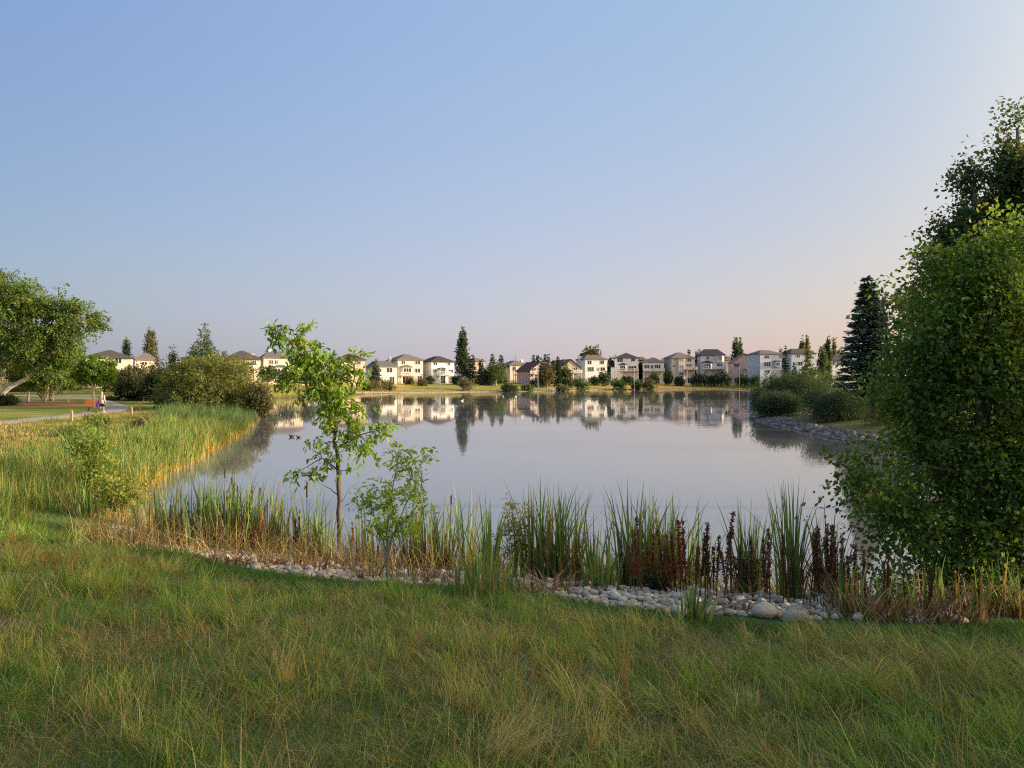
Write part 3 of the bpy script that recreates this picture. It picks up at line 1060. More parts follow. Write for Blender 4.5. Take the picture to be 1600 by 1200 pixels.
FT = far_tree
FT('poplar', 722.5, 519, 236, 20, 'tall dark columnar poplar standing alone beside the white house with the round balcony', DKG, 1, dens=2.2, foot=.03)
FT('spruce', 738, 553, 236, 17, 'dark spruce directly beside the tall columnar poplar', DKG, 2)
FT('spruce', 752, 561, 234, 14, 'short dark spruce between two taller spruces near the poplar', DKG, 3)
FT('spruce', 769.5, 552, 240, 18, 'tall spruce behind the round green tree with a pale trunk', DKG, 4)
FT('spruce', 783, 554, 243, 18, 'tall spruce just behind the edge of the pale trunked tree, nearest the bare trees', DKG, 5)
FT('spruce', 760, 575, 228, 20, 'low broad spruce at the foot of the spruce group', BLG, 6)
FT('broad', 775, 565, 226, 30, 'round green tree with a pale forked trunk on the far bank', MDG, 7, bark=BARK_PALE, foot=.2)
FT('bare', 802.5, 556, 250, 5, 'thin bare tree, the shorter of the pair by the cream house', seed=8)
FT('bare', 805.5, 552, 252, 5, 'thin bare tree, the taller of the pair by the cream house', seed=9)
for k, (x, y) in enumerate(((833.5, 552), (840, 552.5), (851.5, 552.5), (857, 553))):
    FT('spruce', x, y, 285, 7, 'narrow spruce spire behind the pink gabled house, %s from the poplar side' % ORD[k], DKG, 10 + k, group='spruce spires behind the pink gabled house', dens=.6)
FT('spruce', 846, 556, 238, 11, 'slim spruce against the front of the pink gabled house', DKG, 15, dens=.7)
FT('broad', 855, 568, 232, 24, 'small tree with yellow orange leaves before the pink gabled house', AUT, 16, bark=BARK_PALE)
FT('spruce', 872, 557, 245, 12, 'dark narrow spruce between the pink and the tan gabled houses', DKG, 17)
FT('spruce', 864, 561, 262, 7, 'small spruce tip behind the yellowing tree', DKG, 18, dens=.6)
FT('conical', 883, 565, 248, 19, 'conical olive tree in front of the tan gabled house', OLV, 19)
FT('broad', 922, 541.5, 310, 38, 'big olive tree crown rising above the white house with grey hip roof', OLV, 20, dens=1.6)
FT('bush', 944, 576, 262, 19, 'round dark shrub at the corner of the white grey roofed house', DKG, 21)
FT('broad', 954.5, 559, 292, 12, 'dark tree filling the gap beside the black roofed house', DKG, 22)
FT('broad', 1001, 564, 290, 10, 'dark narrow tree between the black roofed house and the pale bungalow', DKG, 23)
FT('bush', 1022, 581, 276, 15, 'small pale green tree in front of the bungalow posts', MDG, 24, dens=.6)
FT('bush', 1044, 579, 276, 12, 'green shrub beside the bungalow near the bay tower house', MDG, 25)
FT('conical', 1089.5, 551, 296, 11, 'grey green tree between the bay tower house and the navy roofed house', BLG, 26)
FT('spruce', 1076.5, 544, 330, 6, 'thin spruce tip over the roof of the bay tower house', DKG, 27, dens=.5)
FT('bush', 1128, 574, 272, 26, 'big dark shrub below the balcony of the navy roofed house', DKG, 28, dens=1.2)
for k, (x, w, o) in enumerate(((1088, 16, DKG), (1100, 16, BLG), (1113, 14, DKG))):
    FT('bush', x, 583 - k % 2, 272, w, ('dark garden shrub by the bay tower house deck', 'blue green garden shrub under the navy roofed house bay', 'dark low shrub under the navy roofed balcony')[k], o, 30 + k)
FT('poplar', 1149, 532, 310, 10, 'grey green poplar, the thicker of two behind the pinkish wide balcony house', BLG, 34)
FT('poplar', 1156, 533, 312, 4.5, 'very slim poplar beside a thicker one behind the pinkish house', BLG, 35, dens=.7)
FT('spruce', 1227, 539.5, 258, 15, 'dark spruce between the two blue grey houses', DKG, 36)
FT('spruce', 1220, 542, 320, 5, 'thin spruce tip above the pale blue house roof', DKG, 37, dens=.5)
FT('poplar', 1253.5, 530, 305, 6.5, 'taller olive poplar over the brown hip roof', OLV, 38)
FT('poplar', 1260.5, 531, 308, 5, 'slimmer olive poplar over the brown hip roof', OLV, 39, dens=.8)
FT('conical', 1262, 545, 245, 22, 'loose yellow green tree before the blue grey house with brown roof', YLG, 40, dens=1.1)
FT('poplar', 1285, 546, 240, 13, 'light green columnar tree beside a slimmer darker poplar', MDG, 41)
FT('poplar', 1293.5, 531, 242, 8.5, 'slim dark poplar near the edge of the white brown roofed house', DKG, 42, dens=1.2)
FT('poplar', 1303, 532, 300, 5, 'pale distant poplar above the white house with low brown roof', TANF, 43, dens=.7)
FT('broad', 1312, 545, 300, 16, 'brownish distant tree behind the white house with low brown roof', AUT, 44)
FT('spruce', 1241, 566, 235, 12, 'short dark spruce in front of the brown hip roofed house', DKG, 45)
# far left side
FT('poplar', 236, 519, 190, 17, 'tan tipped poplar standing tall over the dark bushes', TANF, 50, dens=1.4)
FT('poplar', 198, 534, 188, 9, 'slim dark poplar beside the cream brown roofed house', DKG, 51)
FT('conical', 320, 513, 165, 46, 'large light green conical tree above the bushes', MDG, 52, dens=2.2)
FT('conical', 302, 540, 168, 22, 'small darker tree leaning against the large conical tree', MDG, 53)
FT('conical', 269.5, 545, 175, 9, 'small dark tree tip behind the tan poplar', DKG, 54)
FT('conical', 350, 552, 172, 12, 'little green tree by the brown hip roofed beige house', DKG, 55)
FT('broad', 419, 575, 150, 26, 'green tree with a visible trunk beyond the end of the willow bush', MDG, 56, foot=.35)
FT('broad', 446, 580, 158, 30, 'dark broad tree before the slate roofed house', DKG, 57)
FT('broad', 478, 578, 165, 34, 'dark bushy tree behind the young tree crown', DKG, 58)
FT('broad', 510, 582, 175, 26, 'deep green tree seen through the young tree leaves', MDG, 59)
FT('conical', 587, 566, 196, 11, 'slim grey conifer rising from the bare willow shrub', BLG, 60)
FT('bush', 590, 588, 188, 30, 'half bare grey willow shrub at the far waterline', TANF, 61, dens=.6)
FT('bush', 607, 594, 192, 20, 'rusty green low shrub beside the half bare willow', AUT, 62)
FT('bush', 573, 596, 184, 14, 'yellowish low shrub at the far waterline behind the young tree', OLV, 63)
FT('bush', 727, 590, 206, 24, 'tan feathery shrub in front of the tall dark poplar', TANF, 64, dens=1.0)
FT('bush', 796, 598, 208, 24, 'dark green shrub at the waterline before the spruces', DKG, 65)
FT('bush', 824, 601, 214, 16, 'bright green shrub at the foot of the pale path', MDG, 66)
FT('bush', 879, 600, 218, 19, 'brown green shrub among tan reeds at the waterline', AUT, 67)
FT('bush', 908, 590, 232, 25, 'leaning grey green shrub at the waterline below the olive tree', MDG, 68)
FT('bush', 967, 590, 248, 27, 'round shrub with rusty edge on the far bank below the black roofed house', MDG, 69)
FT('bush', 994, 590, 252, 19, 'dark green shrub, first of a touching pair below the bungalow', MDG, 70)
FT('bush', 1014, 591, 252, 20, 'olive shrub, second of a touching pair below the bungalow', OLV, 71)
FT('bush', 660, 593, 215, 12, 'low brown shrub by the beige two storey house', AUT, 72)
FT('bush', 840, 590, 232, 26, 'dark garden shrub under the pink house balcony', DKG, 73)
FT('bush', 888, 590, 240, 18, 'dark garden shrub under the tan gabled house', DKG, 74)
FT('bush', 713, 587, 226, 12, 'dark shrub at the foot of the tall poplar', DKG, 75)
for k, (x, y, Y, w, o) in enumerate(((640, 591, 219, 13, AUT), (672, 588, 224, 9, DKG), (930, 588, 266, 12, MDG), (978, 587, 276, 12, DKG), (1062, 587, 274, 13, DKG), (1160, 585, 270, 20, DKG), (1180, 584, 268, 14, MDG))):
    FT('bush', x, y, Y, w, ('reddish shrub under the covered bay of the beige house', 'dark shrub beside the white house with the round balcony', 'green shrub by the white grey roofed house patio', 'dark shrub under the blue grey balcony',
                            'dark shrub at the foot of the bay tower', 'dark hedge shrub under the wide white balcony', 'green hedge shrub at the corner of the wide balcony house')[k], o, 80 + k, dens=.8)

# ------------------------------------------------------------------ peninsula on the right
FT('bush', 1236, 571, 92, 106, 'broad dark green willow bush at the tip of the stony spit', DKG, 100, dens=14)
FT('bush', 1290, 577, 98, 70, 'yellow green bush behind the wire fence', YLG, 101, dens=4)
FT('bush', 1216, 611, 66, 66, 'low dark willow shrub growing out of the stony spit', DKG, 102, dens=10)
FT('bush', 1312, 610, 56, 76, 'dark round willow shrub near the wire fence on the spit', DKG, 103, dens=12)
FT('bush', 1187, 597, 84, 24, 'small dark shrub leaning over the water at the spit', DKG, 104, dens=2)
FT('broad', 1275, 609, 59, 30, 'sapling with dark stem between the two spit shrubs', MDG, 105, dens=1.2, foot=.3)
FT('bush', 1390, 606, 60, 90, 'dark undergrowth bush under the spruce on the right bank', DKG, 106, dens=5)
FT('bush', 1400, 640, 50, 100, 'reddish green low bush on the right bank', AUT, 107, dens=4)
bx = xa(1356, 62)
gz = hz1(bx, 62)
spruce('large dark blue green spruce on the right bank', (bx, 62, gz), za(431, 62) - gz, 96 / F * 62, 110, 1700, 0.42, [(3, (.085, .14, .105)), (2, (.12, .18, .14)), (1, (.06, .10, .075))], None, per=12, droop=.3)

FENCE = mat_plain('galvanised', (0.30, 0.32, 0.33), 0.5, 0.4, 0.1, 5, 0, 0.6)
fr = empty('wire_fence', (xa(1270, 68), 68, hz1(xa(1270, 68), 68)), 0, 'grey wire fence with round posts across the spit behind the shrubs', 'fence')
p0 = Vector(fr.location)
pts = []
for k in range(9):
    px_ = 1262 + k * 13
    Y = 72 - k * 1.2
    x = xa(px_, Y)
    p = Vector((x, Y, hz1(x, Y))) - p0
    pts.append(p)
    MB().tube([p, p + Vector((0, 0, 1.35))], 0.045, 6).build('post', FENCE, fr)
for h_ in (1.3, 0.75, 0.2):
    MB().tube([p + Vector((0, 0, h_)) for p in pts], 0.022, 4).build('rail', FENCE, fr)
MB().quad_box(-.12, .12, -.02, .1, 0, 1.6).build('board_post', mat_plain('post_pale', (.55, .52, .46), .8), fr).location = pts[1] + Vector((0.4, 0, 0))

# ------------------------------------------------------------------ left park trees and bushes
tree('willow_bush', 'huge rounded olive willow bush leaning over the reeds and the water', 'bush', (xa(335, 74), 74, hz1(xa(335, 74), 74)),
     [[(xa(335, 74), 74, .4, .16), (xa(x, 74), 74 + dy, 3.2, .05)] for x, dy in ((285, 0), (320, -2), (350, 2), (385, 0))],
     [(xa(x, Y), Y, za(y, Y), r / F * Y, r / F * Y, ry / F * Y) for x, y, r, ry, Y in
      ((300, 605, 46, 40, 73), (340, 600, 52, 42, 72), (372, 605, 40, 38, 74), (320, 585, 40, 26, 76), (352, 582, 34, 22, 75), (272, 618, 26, 28, 74), (392, 622, 24, 28, 73), (330, 625, 60, 22, 71), (380, 632, 30, 16, 71), (285, 590, 26, 20, 75))],
     2600, 13, 0.30, 0.11, 0.7, [(4, (.165, .19, .05)), (3, (.205, .22, .058)), (2, (.12, .14, .04)), (1, (.28, .26, .08))], 120, BARK, parts=('stems', 'foliage'), limb=False, twigs=60, twr=.02, gap=.30, shell=.7, gs=.35, up=.35, rough=.12, shoots=.03)


def bush_px(label, px, py0, py1, wpx, Y, opts, seed, nsp, L=0.3, nl=12, name='bush', gap=.36, asp=.45):
    x = xa(px, Y)
    g = hz1(x, Y)
    z0, z1 = g, za(py0, Y)
    w, Hh = wpx / F * Y, z1 - z0
    rng = random.Random(seed)
    bl = [(x, Y, z0 + Hh * .45, w * .36, w * .36, Hh * .45)]
    for k in range(8):
        a = k * .785 + rng.random() * .6
        bl.append((x + w * .32 * math.cos(a), Y + w * .32 * math.sin(a), z0 + Hh * (.25 + .45 * rng.random()), w * .2, w * .2, Hh * .26))
    tr = [[(x, Y, g - .1, .06), (x + w * .22 * math.cos(a), Y + w * .2 * math.sin(a), g + Hh * .55, .02)] for a in (.2, 1.4, 2.6, 3.7, 5.0)]
    return tree(name, label, 'bush', (x, Y, g), tr, bl, nsp, nl, L, L * asp, L * 2.2, opts, seed, BARK, parts=('stems', 'foliage'), limb=False, twigs=30, twr=.012, gap=gap, up=.4)


DARKB = [(3, (.035, .05, .022)), (2, (.05, .062, .027)), (1, (.07, .08, .03))]
bush_px('dark shrub mass behind the person and the lamp like sapling', 222, 590, 640, 70, 92, DARKB, 121, 900)
bush_px('dark green bush between the person and the huge willow bush', 262, 575, 645, 60, 84, DARKB, 122, 1000)
bush_px('olive bush with brown patches behind the dark shrubs', 248, 556, 600, 44, 100, OLV, 123, 700)
bush_px('loose tan olive shrub in front of the cream house', 208, 566, 625, 42, 110, TANF + OLV, 124, 600)
bush_px('tan willow shrub drooping to the water at the end of the huge bush', 404, 596, 650, 32, 70, TANF + OLV, 125, 500, 0.25)
bush_px('olive shrub at the back of the park near the path bend', 178, 575, 630, 50, 118, OLV, 126, 600)
bush_px('tan hedge shrub behind the birches by the far path', 118, 600, 628, 44, 125, TANF, 127, 450)
bush_px('dry golden shrub beside the far end of the path', 176, 623, 636, 18, 92, [(1, (.28, .2, .07)), (1, (.2, .16, .05))], 128, 160, .2)
bush_px('brown hedge shrub behind the mulch bed', 50, 602, 630, 70, 120, AUT, 129, 600)
bush_px('low dark shrub at the foot of the leaning birch', 6, 618, 637, 34, 78, DARKB, 130, 300, .22)

BIRCH = [(4, (.115, .185, .036)), (3, (.145, .215, .04)), (2, (.085, .14, .03)), (1, (.23, .25, .05))]


def pb(x, y, r, Y, ry=None, dy=0):
    return (xa(x, Y), Y + dy, za(y, Y), r / F * Y, r / F * Y, (ry or r) / F * Y)


def pt(x, y, Y, r):
    return (xa(x, Y), Y, za(y, Y), r)


Y = 79
gb = hz1(xa(-6, Y), Y)
tree('birch_tree', 'big birch with a pale limb leaning towards the path', 'tree', (xa(-6, Y), Y, gb),
     [[pt(-6, 637, Y, .30), pt(4, 612, Y, .27), pt(40, 592, Y, .22), pt(68, 568, Y, .17), pt(92, 540, Y, .11), pt(110, 500, Y, .05)],
      [pt(-6, 637, Y, .30), pt(-2, 580, Y, .26), pt(6, 520, Y, .2), pt(2, 460, Y, .1)], [pt(-2, 590, Y, .2), pt(18, 560, Y, .15), pt(30, 500, Y, .09)]],
     [pb(-20, 470, 40, Y, 40), pb(8, 446, 26, Y, 24), pb(38, 462, 30, Y, 30), pb(66, 472, 28, Y, 32), pb(30, 500, 42, Y), pb(75, 515, 40, Y, 34), pb(108, 490, 26, Y, 24), pb(122, 505, 24, Y, 26), pb(124, 476, 16, Y, 16),
      pb(146, 508, 18, Y, 14), pb(152, 497, 12, Y, 9), pb(60, 550, 42, Y, 30), pb(20, 545, 40, Y, 32), pb(104, 540, 26, Y, 22), pb(-30, 530, 40, Y, 40), pb(96, 566, 26, Y, 14), pb(-24, 584, 22, Y, 14)],
     4200, 12, 0.25, 0.15, 0.8, BIRCH, 131, BARK_PALE, twigs=120, twr=.02, gap=.40, gs=.8, droop=.55, up=.1, shell=.45)
for k, (x, yb, Yt, lab, bark_, bl) in enumerate((
        (44, 638, 88, 'smaller birch with a dark stem in the mulch bed', BARK_GREY, [(40, 585, 22, 16), (56, 590, 18, 13), (30, 575, 18, 15)]),
        (70, 640, 86, 'multi stemmed birch in the mulch bed beside the thick pale trunk', BARK_PALE, [(66, 592, 20, 13), (84, 588, 18, 14), (96, 578, 20, 14), (72, 572, 24, 16)]),
        (81, 637, 90, 'birch with a thick straight pale trunk at the edge of the mulch bed', BARK_PALE, [(90, 570, 26, 18), (112, 560, 20, 18), (120, 585, 18, 12), (108, 592, 16, 10)]))):
    xb = xa(x, Yt)
    trs = [[(xb, Yt, hz1(xb, Yt) - .1, (.13, .15, .30)[k]), pt(x + (1, -6, -1)[k], 612, Yt, (.11, .09, .26)[k]), pt(x + (2, -14, 4)[k], 585, Yt, .07)]]
    if k == 1:
        trs += [[(xb, Yt, hz1(xb, Yt), .14), pt(x + 4, 612, Yt, .10), pt(x + 10, 580, Yt, .05)], [(xb, Yt, hz1(xb, Yt), .12), pt(x - 10, 616, Yt, .08), pt(x - 18, 590, Yt, .05)]]
    tree('birch_tree', lab, 'tree', (xb, Yt, hz1(xb, Yt)), trs, [pb(a, b, c, Yt, d) for a, b, c, d in bl], 520, 12, .26, .15, .7, BIRCH, 140 + k, bark_, twigs=20, twr=.015, gap=.36, droop=.5)
Yt = 73
xb = xa(147, Yt)
LIME = [(3, (.14, .23, .035)), (2, (.11, .185, .03)), (1, (.18, .27, .04))]
tree('park_tree', 'small bright green round tree on a straight pale stem by the bench', 'tree', (xb, Yt, hz1(xb, Yt)), [[(xb, Yt, .4, .13), pt(147, 600, Yt, .10), pt(147, 575, Yt, .05)]],
     [pb(148, 581, 26, Yt, 18), pb(136, 585, 18, Yt, 14), pb(162, 575, 18, Yt, 16), pb(146, 567, 18, Yt, 12), pb(168, 585, 12, Yt, 9), pb(156, 592, 14, Yt, 7)], 620, 12, .24, .17, .4, LIME, 145, BARK_PALE, twigs=25, twr=.012, gap=.3, droop=.0, rough=.15, shoots=.03)

# ------------------------------------------------------------------ the young trees by the water
YT = 15.6
xb, gb = xa(530, YT), hz1(xa(530, YT), YT)
ELM = [(4, (.19, .31, .034)), (3, (.25, .37, .04)), (2, (.13, .23, .03)), (1, (.38, .42, .07))]


def q3(x, y, Y, r, dy=0.0):
    return (xa(x, Y), Y + dy, za(y, Y), r)


tree('young_tree', 'slender young tree with bright green leaves leaning over the near shore', 'tree', (xb, YT, gb),
     [[(xb, YT, gb - .1, .055), q3(530, 800, YT, .05), q3(529, 745, YT, .045), q3(524, 690, YT, .038), q3(520, 655, YT, .032), q3(500, 610, YT, .024, -.1), q3(476, 560, YT, .017, -.15), q3(450, 525, YT, .008, -.2)],
      [q3(520, 655, YT, .025), q3(532, 620, YT, .018, .15), q3(540, 580, YT, .012, .2), q3(552, 556, YT, .005, .25)],
      [q3(526, 700, YT, .02), q3(560, 680, YT, .013, .1), q3(608, 668, YT, .005, .1)],
      [q3(528, 735, YT, .018), q3(505, 715, YT, .012, -.1), q3(470, 735, YT, .004, -.15)],
      [q3(529, 775, YT, .012), q3(516, 764, YT, .008), q3(500, 756, YT, .003)], [q3(531, 790, YT, .008), q3(545, 765, YT, .004), q3(562, 752, YT, .002)]],
     [pb(428, 514, 10, YT, 6, -.2), pb(446, 526, 16, YT, 10, -.2), pb(486, 514, 9, YT, 8, -.1), pb(474, 528, 12, YT, 8, -.1), pb(466, 546, 19, YT, 13, -.1), pb(490, 548, 15, YT, 14), pb(498, 572, 24, YT, 16), pb(474, 566, 12, YT, 10, -.1), pb(470, 588, 16, YT, 8, -.2), pb(450, 584, 9, YT, 6, -.2), pb(516, 566, 11, YT, 11, .1),
      pb(545, 570, 12, YT, 9, .2), pb(562, 554, 9, YT, 5, .2), pb(534, 592, 22, YT, 15, .1), pb(558, 588, 15, YT, 10, .1), pb(507, 604, 22, YT, 13, -.1), pb(460, 607, 14, YT, 5, -.2), pb(486, 614, 10, YT, 6, -.1), pb(528, 622, 22, YT, 13, .1), pb(514, 642, 18, YT, 11), pb(536, 648, 13, YT, 9),
      pb(560, 640, 15, YT, 8, .1), pb(570, 663, 22, YT, 8, .1), pb(600, 672, 13, YT, 7, .1), pb(546, 680, 18, YT, 8), pb(508, 668, 11, YT, 8), pb(497, 688, 9, YT, 9, -.1), pb(560, 700, 18, YT, 5, .1), pb(512, 712, 12, YT, 7, -.05), pb(484, 735, 15, YT, 6, -.1), pb(468, 740, 7, YT, 7, -.15), pb(536, 735, 14, YT, 5), pb(495, 705, 9, YT, 7, -.1), pb(570, 688, 12, YT, 5, .1), pb(498, 742, 10, YT, 5, -.1)],
     480, 9, .125, .048, .22, ELM, 150, BARK, twigs=170, twr=.004, gap=.30, gs=1.2, droop=.45, up=.15, shell=.3, six=True, spread=.45, limb=False, rough=.2, shoots=.05)

YS = 10.9
xb, gb = xa(605, YS), hz1(xa(605, YS), YS)
SAP = [(4, (.32, .44, .055)), (3, (.40, .50, .07)), (1, (.22, .33, .04))]
tree('sapling', 'thin light green sapling with several dark stems standing in front of the stones', 'sapling', (xb, YS, gb),
     [[(xb, YS, gb - .05, .016), q3(604, 830, YS, .014), q3(612, 770, YS, .010), q3(622, 715, YS, .004, .05)], [(xb, YS, gb, .012), q3(600, 850, YS, .010), q3(585, 800, YS, .007, -.1), q3(568, 775, YS, .003, -.1)],
      [(xb, YS, gb, .012), q3(608, 850, YS, .010), q3(632, 790, YS, .007, .1), q3(655, 745, YS, .003, .1)], [q3(616, 745, YS, .006), q3(650, 722, YS, .003, .05), q3(682, 711, YS, .0015, .1)]],
     [pb(624, 712, 14, YS, 10, .05), pb(632, 728, 18, YS, 12), pb(655, 722, 18, YS, 8, .1), pb(676, 713, 10, YS, 4, .1), pb(640, 745, 18, YS, 10, .1), pb(600, 765, 16, YS, 10, -.05), pb(570, 780, 18, YS, 12, -.1), pb(588, 795, 20, YS, 14), pb(610, 785, 18, YS, 14), pb(635, 775, 20, YS, 12, .1), pb(655, 780, 14, YS, 14, .1),
      pb(615, 815, 26, YS, 20), pb(590, 830, 16, YS, 16), pb(640, 815, 20, YS, 12, .1), pb(612, 840, 22, YS, 12), pb(660, 800, 12, YS, 10, .1), pb(565, 768, 10, YS, 8, -.1)],
     170, 8, .095, .032, .16, SAP, 151, BARK_GREY, twigs=60, twr=.003, gap=.30, gs=1.2, droop=.25, up=.3, shell=.25, six=True, limb=False)
bx, bg = xa(676, 10.9), hz1(xa(676, 10.9), 10.9)


def shrub_px(name, label, cat, px, ybase, ytop, wpx, opts, seed, nsp, nl, L, W, Y=None, stems=5, gap=.3, **kw):
    g0 = ground(px, ybase) if Y is None else np.array([xa(px, Y), Y, hz1(xa(px, Y), Y)])
    x, Y, g = g0
    Hh, w = za(ytop, Y) - g, wpx / F * Y
    rng = random.Random(seed)
    bl, tr = [], []
    for k in range(stems):
        a = 6.283 * k / stems + rng.random()
        rr = w * .34 * (0.3 + .7 * rng.random())
        top = g + Hh * (.62 + .33 * rng.random())
        ex, ey = x + rr * math.cos(a), Y + rr * math.sin(a)
        tr.append([(x + .02 * math.cos(a), Y + .02 * math.sin(a), g - .05, .010), (x + rr * .5 * math.cos(a), Y + rr * .5 * math.sin(a), g + (top - g) * .5, .007), (ex, ey, top, .003)])
        for u in (.45, .7, .95):
            bl.append((x + rr * u * 1.1 * math.cos(a), Y + rr * u * 1.1 * math.sin(a), g + (top - g) * u, w * .17, w * .17, Hh * .13))
    return tree(name, label, cat, (x, Y, g), tr, bl, nsp, nl, L, W, L * 1.8, opts, seed, BARK_GREY, twigs=24, twr=.003, gap=gap, shell=.3, limb=False, parts=('stems', 'foliage'), **kw)


WEED = [(3, (.26, .29, .06)), (2, (.38, .33, .08)), (1, (.18, .24, .05))]
shrub_px('willow_weed', 'yellowing leafy willow weed among the cattails behind the pebbles', 'plant', 805, 905, 782, 70, WEED, 152, 120, 9, .09, .022, up=.6)
shrub_px('sapling', 'yellow green sapling standing in the tall reeds of the near bank', 'sapling', 150, 812, 648, 80, [(3, (.20, .29, .045)), (2, (.28, .32, .06)), (1, (.14, .21, .035))], 153, 300, 9, .12, .045, Y=19.5, stems=8, rough=.4, shoots=.2)
shrub_px('leafy_shrub', 'low yellow green shrub at the foot of the reed bank sapling', 'bush', 185, 815, 730, 100, [(3, (.26, .29, .045)), (2, (.16, .23, .04)), (1, (.36, .32, .07))], 154, 170, 9, .11, .045, Y=18.0, stems=7)
shrub_px('leafy_shrub', 'small bright green bush on the lit meadow near the bench', 'bush', 150, 690, 657, 40, [(3, (.10, .15, .03)), (1, (.15, .18, .04))], 155, 160, 9, .2, .09, Y=44, stems=6)
shrub_px('leafy_shrub', 'brownish weed bush on the meadow beside the green reeds', 'bush', 222, 680, 657, 36, [(3, (.14, .09, .05)), (1, (.10, .09, .04))], 156, 120, 9, .2, .07, Y=46, stems=6)
shrub_px('leafy_shrub', 'round green weed bush on the dry meadow', 'bush', 110, 705, 678, 46, [(3, (.11, .14, .03)), (1, (.17, .17, .04))], 157, 160, 9, .18, .07, Y=38, stems=6)
shrub_px('leafy_weed', 'dark leafy weed at the water edge between dock stalks', 'plant', 1165, 930, 868, 46, DARKB + MDG, 158, 90, 8, .07, .03, up=.5)
shrub_px('leafy_weed', 'dark green low weed behind the pebbles under the dock stalks', 'plant', 1025, 925, 895, 60, DARKB, 159, 90, 8, .06, .03)

# ------------------------------------------------------------------ the big trees on the right
MAPLE = [(4, (.12, .21, .038)), (3, (.16, .26, .045)), (2, (.08, .14, .032)), (1, (.30, .36, .06))]
YM = 11.4
xb = xa(1555, YM)
gb = max(hz1(xb, YM), .05)
tree('maple_tree', 'broad leafy maple at the water edge with a lit branch reaching over the pond', 'tree', (xb, YM, gb),
     [[(xb, YM, gb - .3, .16), q3(1545, 820, YM, .13), q3(1530, 700, YM, .11), q3(1540, 560, YM, .08), q3(1560, 430, YM, .03)],
      [(xb, YM, gb, .12), q3(1590, 820, YM, .10, .3), q3(1625, 650, YM, .08, .4), q3(1640, 480, YM, .03, .5)],
      [q3(1545, 800, YM, .07), q3(1480, 735, YM, .035, -.4), q3(1400, 720, YM, .02, -.7), q3(1330, 728, YM, .011, -.9), q3(1285, 740, YM, .006, -1.0)],
      [q3(1535, 740, YM, .07), q3(1460, 640, YM, .05, .2), q3(1410, 560, YM, .03, .4), q3(1398, 470, YM, .006, .4)],
      [q3(1545, 830, YM, .06), q3(1450, 830, YM, .04, -.3), q3(1370, 810, YM, .015, -.4)]],
     [pb(1540, 385, 34, YM, 36), pb(1590, 400, 50, YM, 50), pb(1500, 430, 44, YM, 36), pb(1470, 420, 26, YM, 26), pb(1545, 470, 80, YM, 70), pb(1478, 490, 40, YM, 44), pb(1440, 490, 18, YM, 22), pb(1404, 490, 7, YM, 22, .4),
      pb(1432, 550, 34, YM, 40), pb(1500, 580, 90, YM, 80), pb(1416, 625, 36, YM, 40), pb(1590, 600, 80, YM, 90), pb(1450, 690, 70, YM, 60), pb(1540, 720, 90, YM, 80), pb(1620, 760, 80, YM, 90), pb(1440, 770, 50, YM, 42), pb(1500, 820, 80, YM, 60),
      pb(1345, 735, 26, YM, 16, -.9), pb(1318, 706, 18, YM, 11, -.9), pb(1300, 722, 16, YM, 8, -1), pb(1282, 724, 14, YM, 8, -1), pb(1284, 757, 17, YM, 8, -1), pb(1310, 750, 16, YM, 8, -1), pb(1352, 768, 26, YM, 14, -.6), pb(1380, 730, 22, YM, 14, -.6), pb(1352, 800, 18, YM, 9, -.4), pb(1362, 880, 24, YM, 16, -.4), pb(1400, 905, 34, YM, 18, -.4), pb(1350, 845, 18, YM, 10, -.4), pb(1470, 930, 40, YM, 16, -.5), pb(1540, 945, 44, YM, 16, -.5), pb(1600, 940, 44, YM, 24, -.3), pb(1396, 800, 30, YM, 20, -.3), pb(1370, 836, 20, YM, 12, -.4), pb(1440, 850, 50, YM, 30), pb(1500, 890, 50, YM, 28, -.3), pb(1570, 915, 60, YM, 30, -.3), pb(1450, 885, 24, YM, 18, -.5), pb(1396, 450, 7, YM, 18, .4), pb(1580, 880, 60, YM, 50), pb(1650, 560, 80, YM, 120, .5), pb(1680, 800, 70, YM, 120), pb(1404, 590, 14, YM, 20, .4)],
     5600, 15, .084, .054, .46, MAPLE, 170, BARK, twigs=330, twr=.005, gap=.55, gs=.62, droop=.35, up=.25, shell=.35, rough=.42, shoots=.04)
COTT = [(4, (.075, .125, .05)), (3, (.095, .155, .058)), (1, (.14, .19, .06)), (.6, (.22, .13, .05))]
YC = 20.5
xb = xa(1590, YC)
gb = hz1(xb, YC)
tree('cottonwood_tree', 'tall dark cottonwood rising behind the maple to the highest point of the view', 'tree', (xb, YC, gb),
     [[(xb, YC, gb - .2, .34), q3(1592, 600, YC, .28), q3(1590, 350, YC, .14), q3(1588, 200, YC, .04)], [q3(1592, 560, YC, .2), q3(1545, 420, YC, .12), q3(1518, 290, YC, .03)], [q3(1592, 600, YC, .15), q3(1510, 480, YC, .09), q3(1466, 375, YC, .02)]],
     [pb(1588, 205, 15, YC, 38), pb(1580, 255, 24, YC, 44), pb(1604, 290, 38, YC, 56), pb(1640, 300, 60, YC, 60), pb(1516, 282, 11, YC, 28), pb(1520, 325, 20, YC, 36), pb(1560, 345, 26, YC, 40), pb(1506, 370, 22, YC, 34), pb(1467, 376, 11, YC, 24), pb(1474, 415, 19, YC, 32), pb(1542, 405, 36, YC, 44), pb(1500, 430, 30, YC, 34), pb(1620, 420, 70, YC, 70),
      pb(1450, 432, 11, YC, 22), pb(1455, 470, 20, YC, 30), pb(1520, 490, 62, YC, 54), pb(1600, 540, 80, YC, 80), pb(1500, 590, 60, YC, 60)],
     4600, 14, .125, .085, .62, COTT, 171, BARK_GREY, twigs=110, twr=.011, gap=.39, gs=.8, droop=.15, up=.9, shell=.4, rough=.25, shoots=.04)
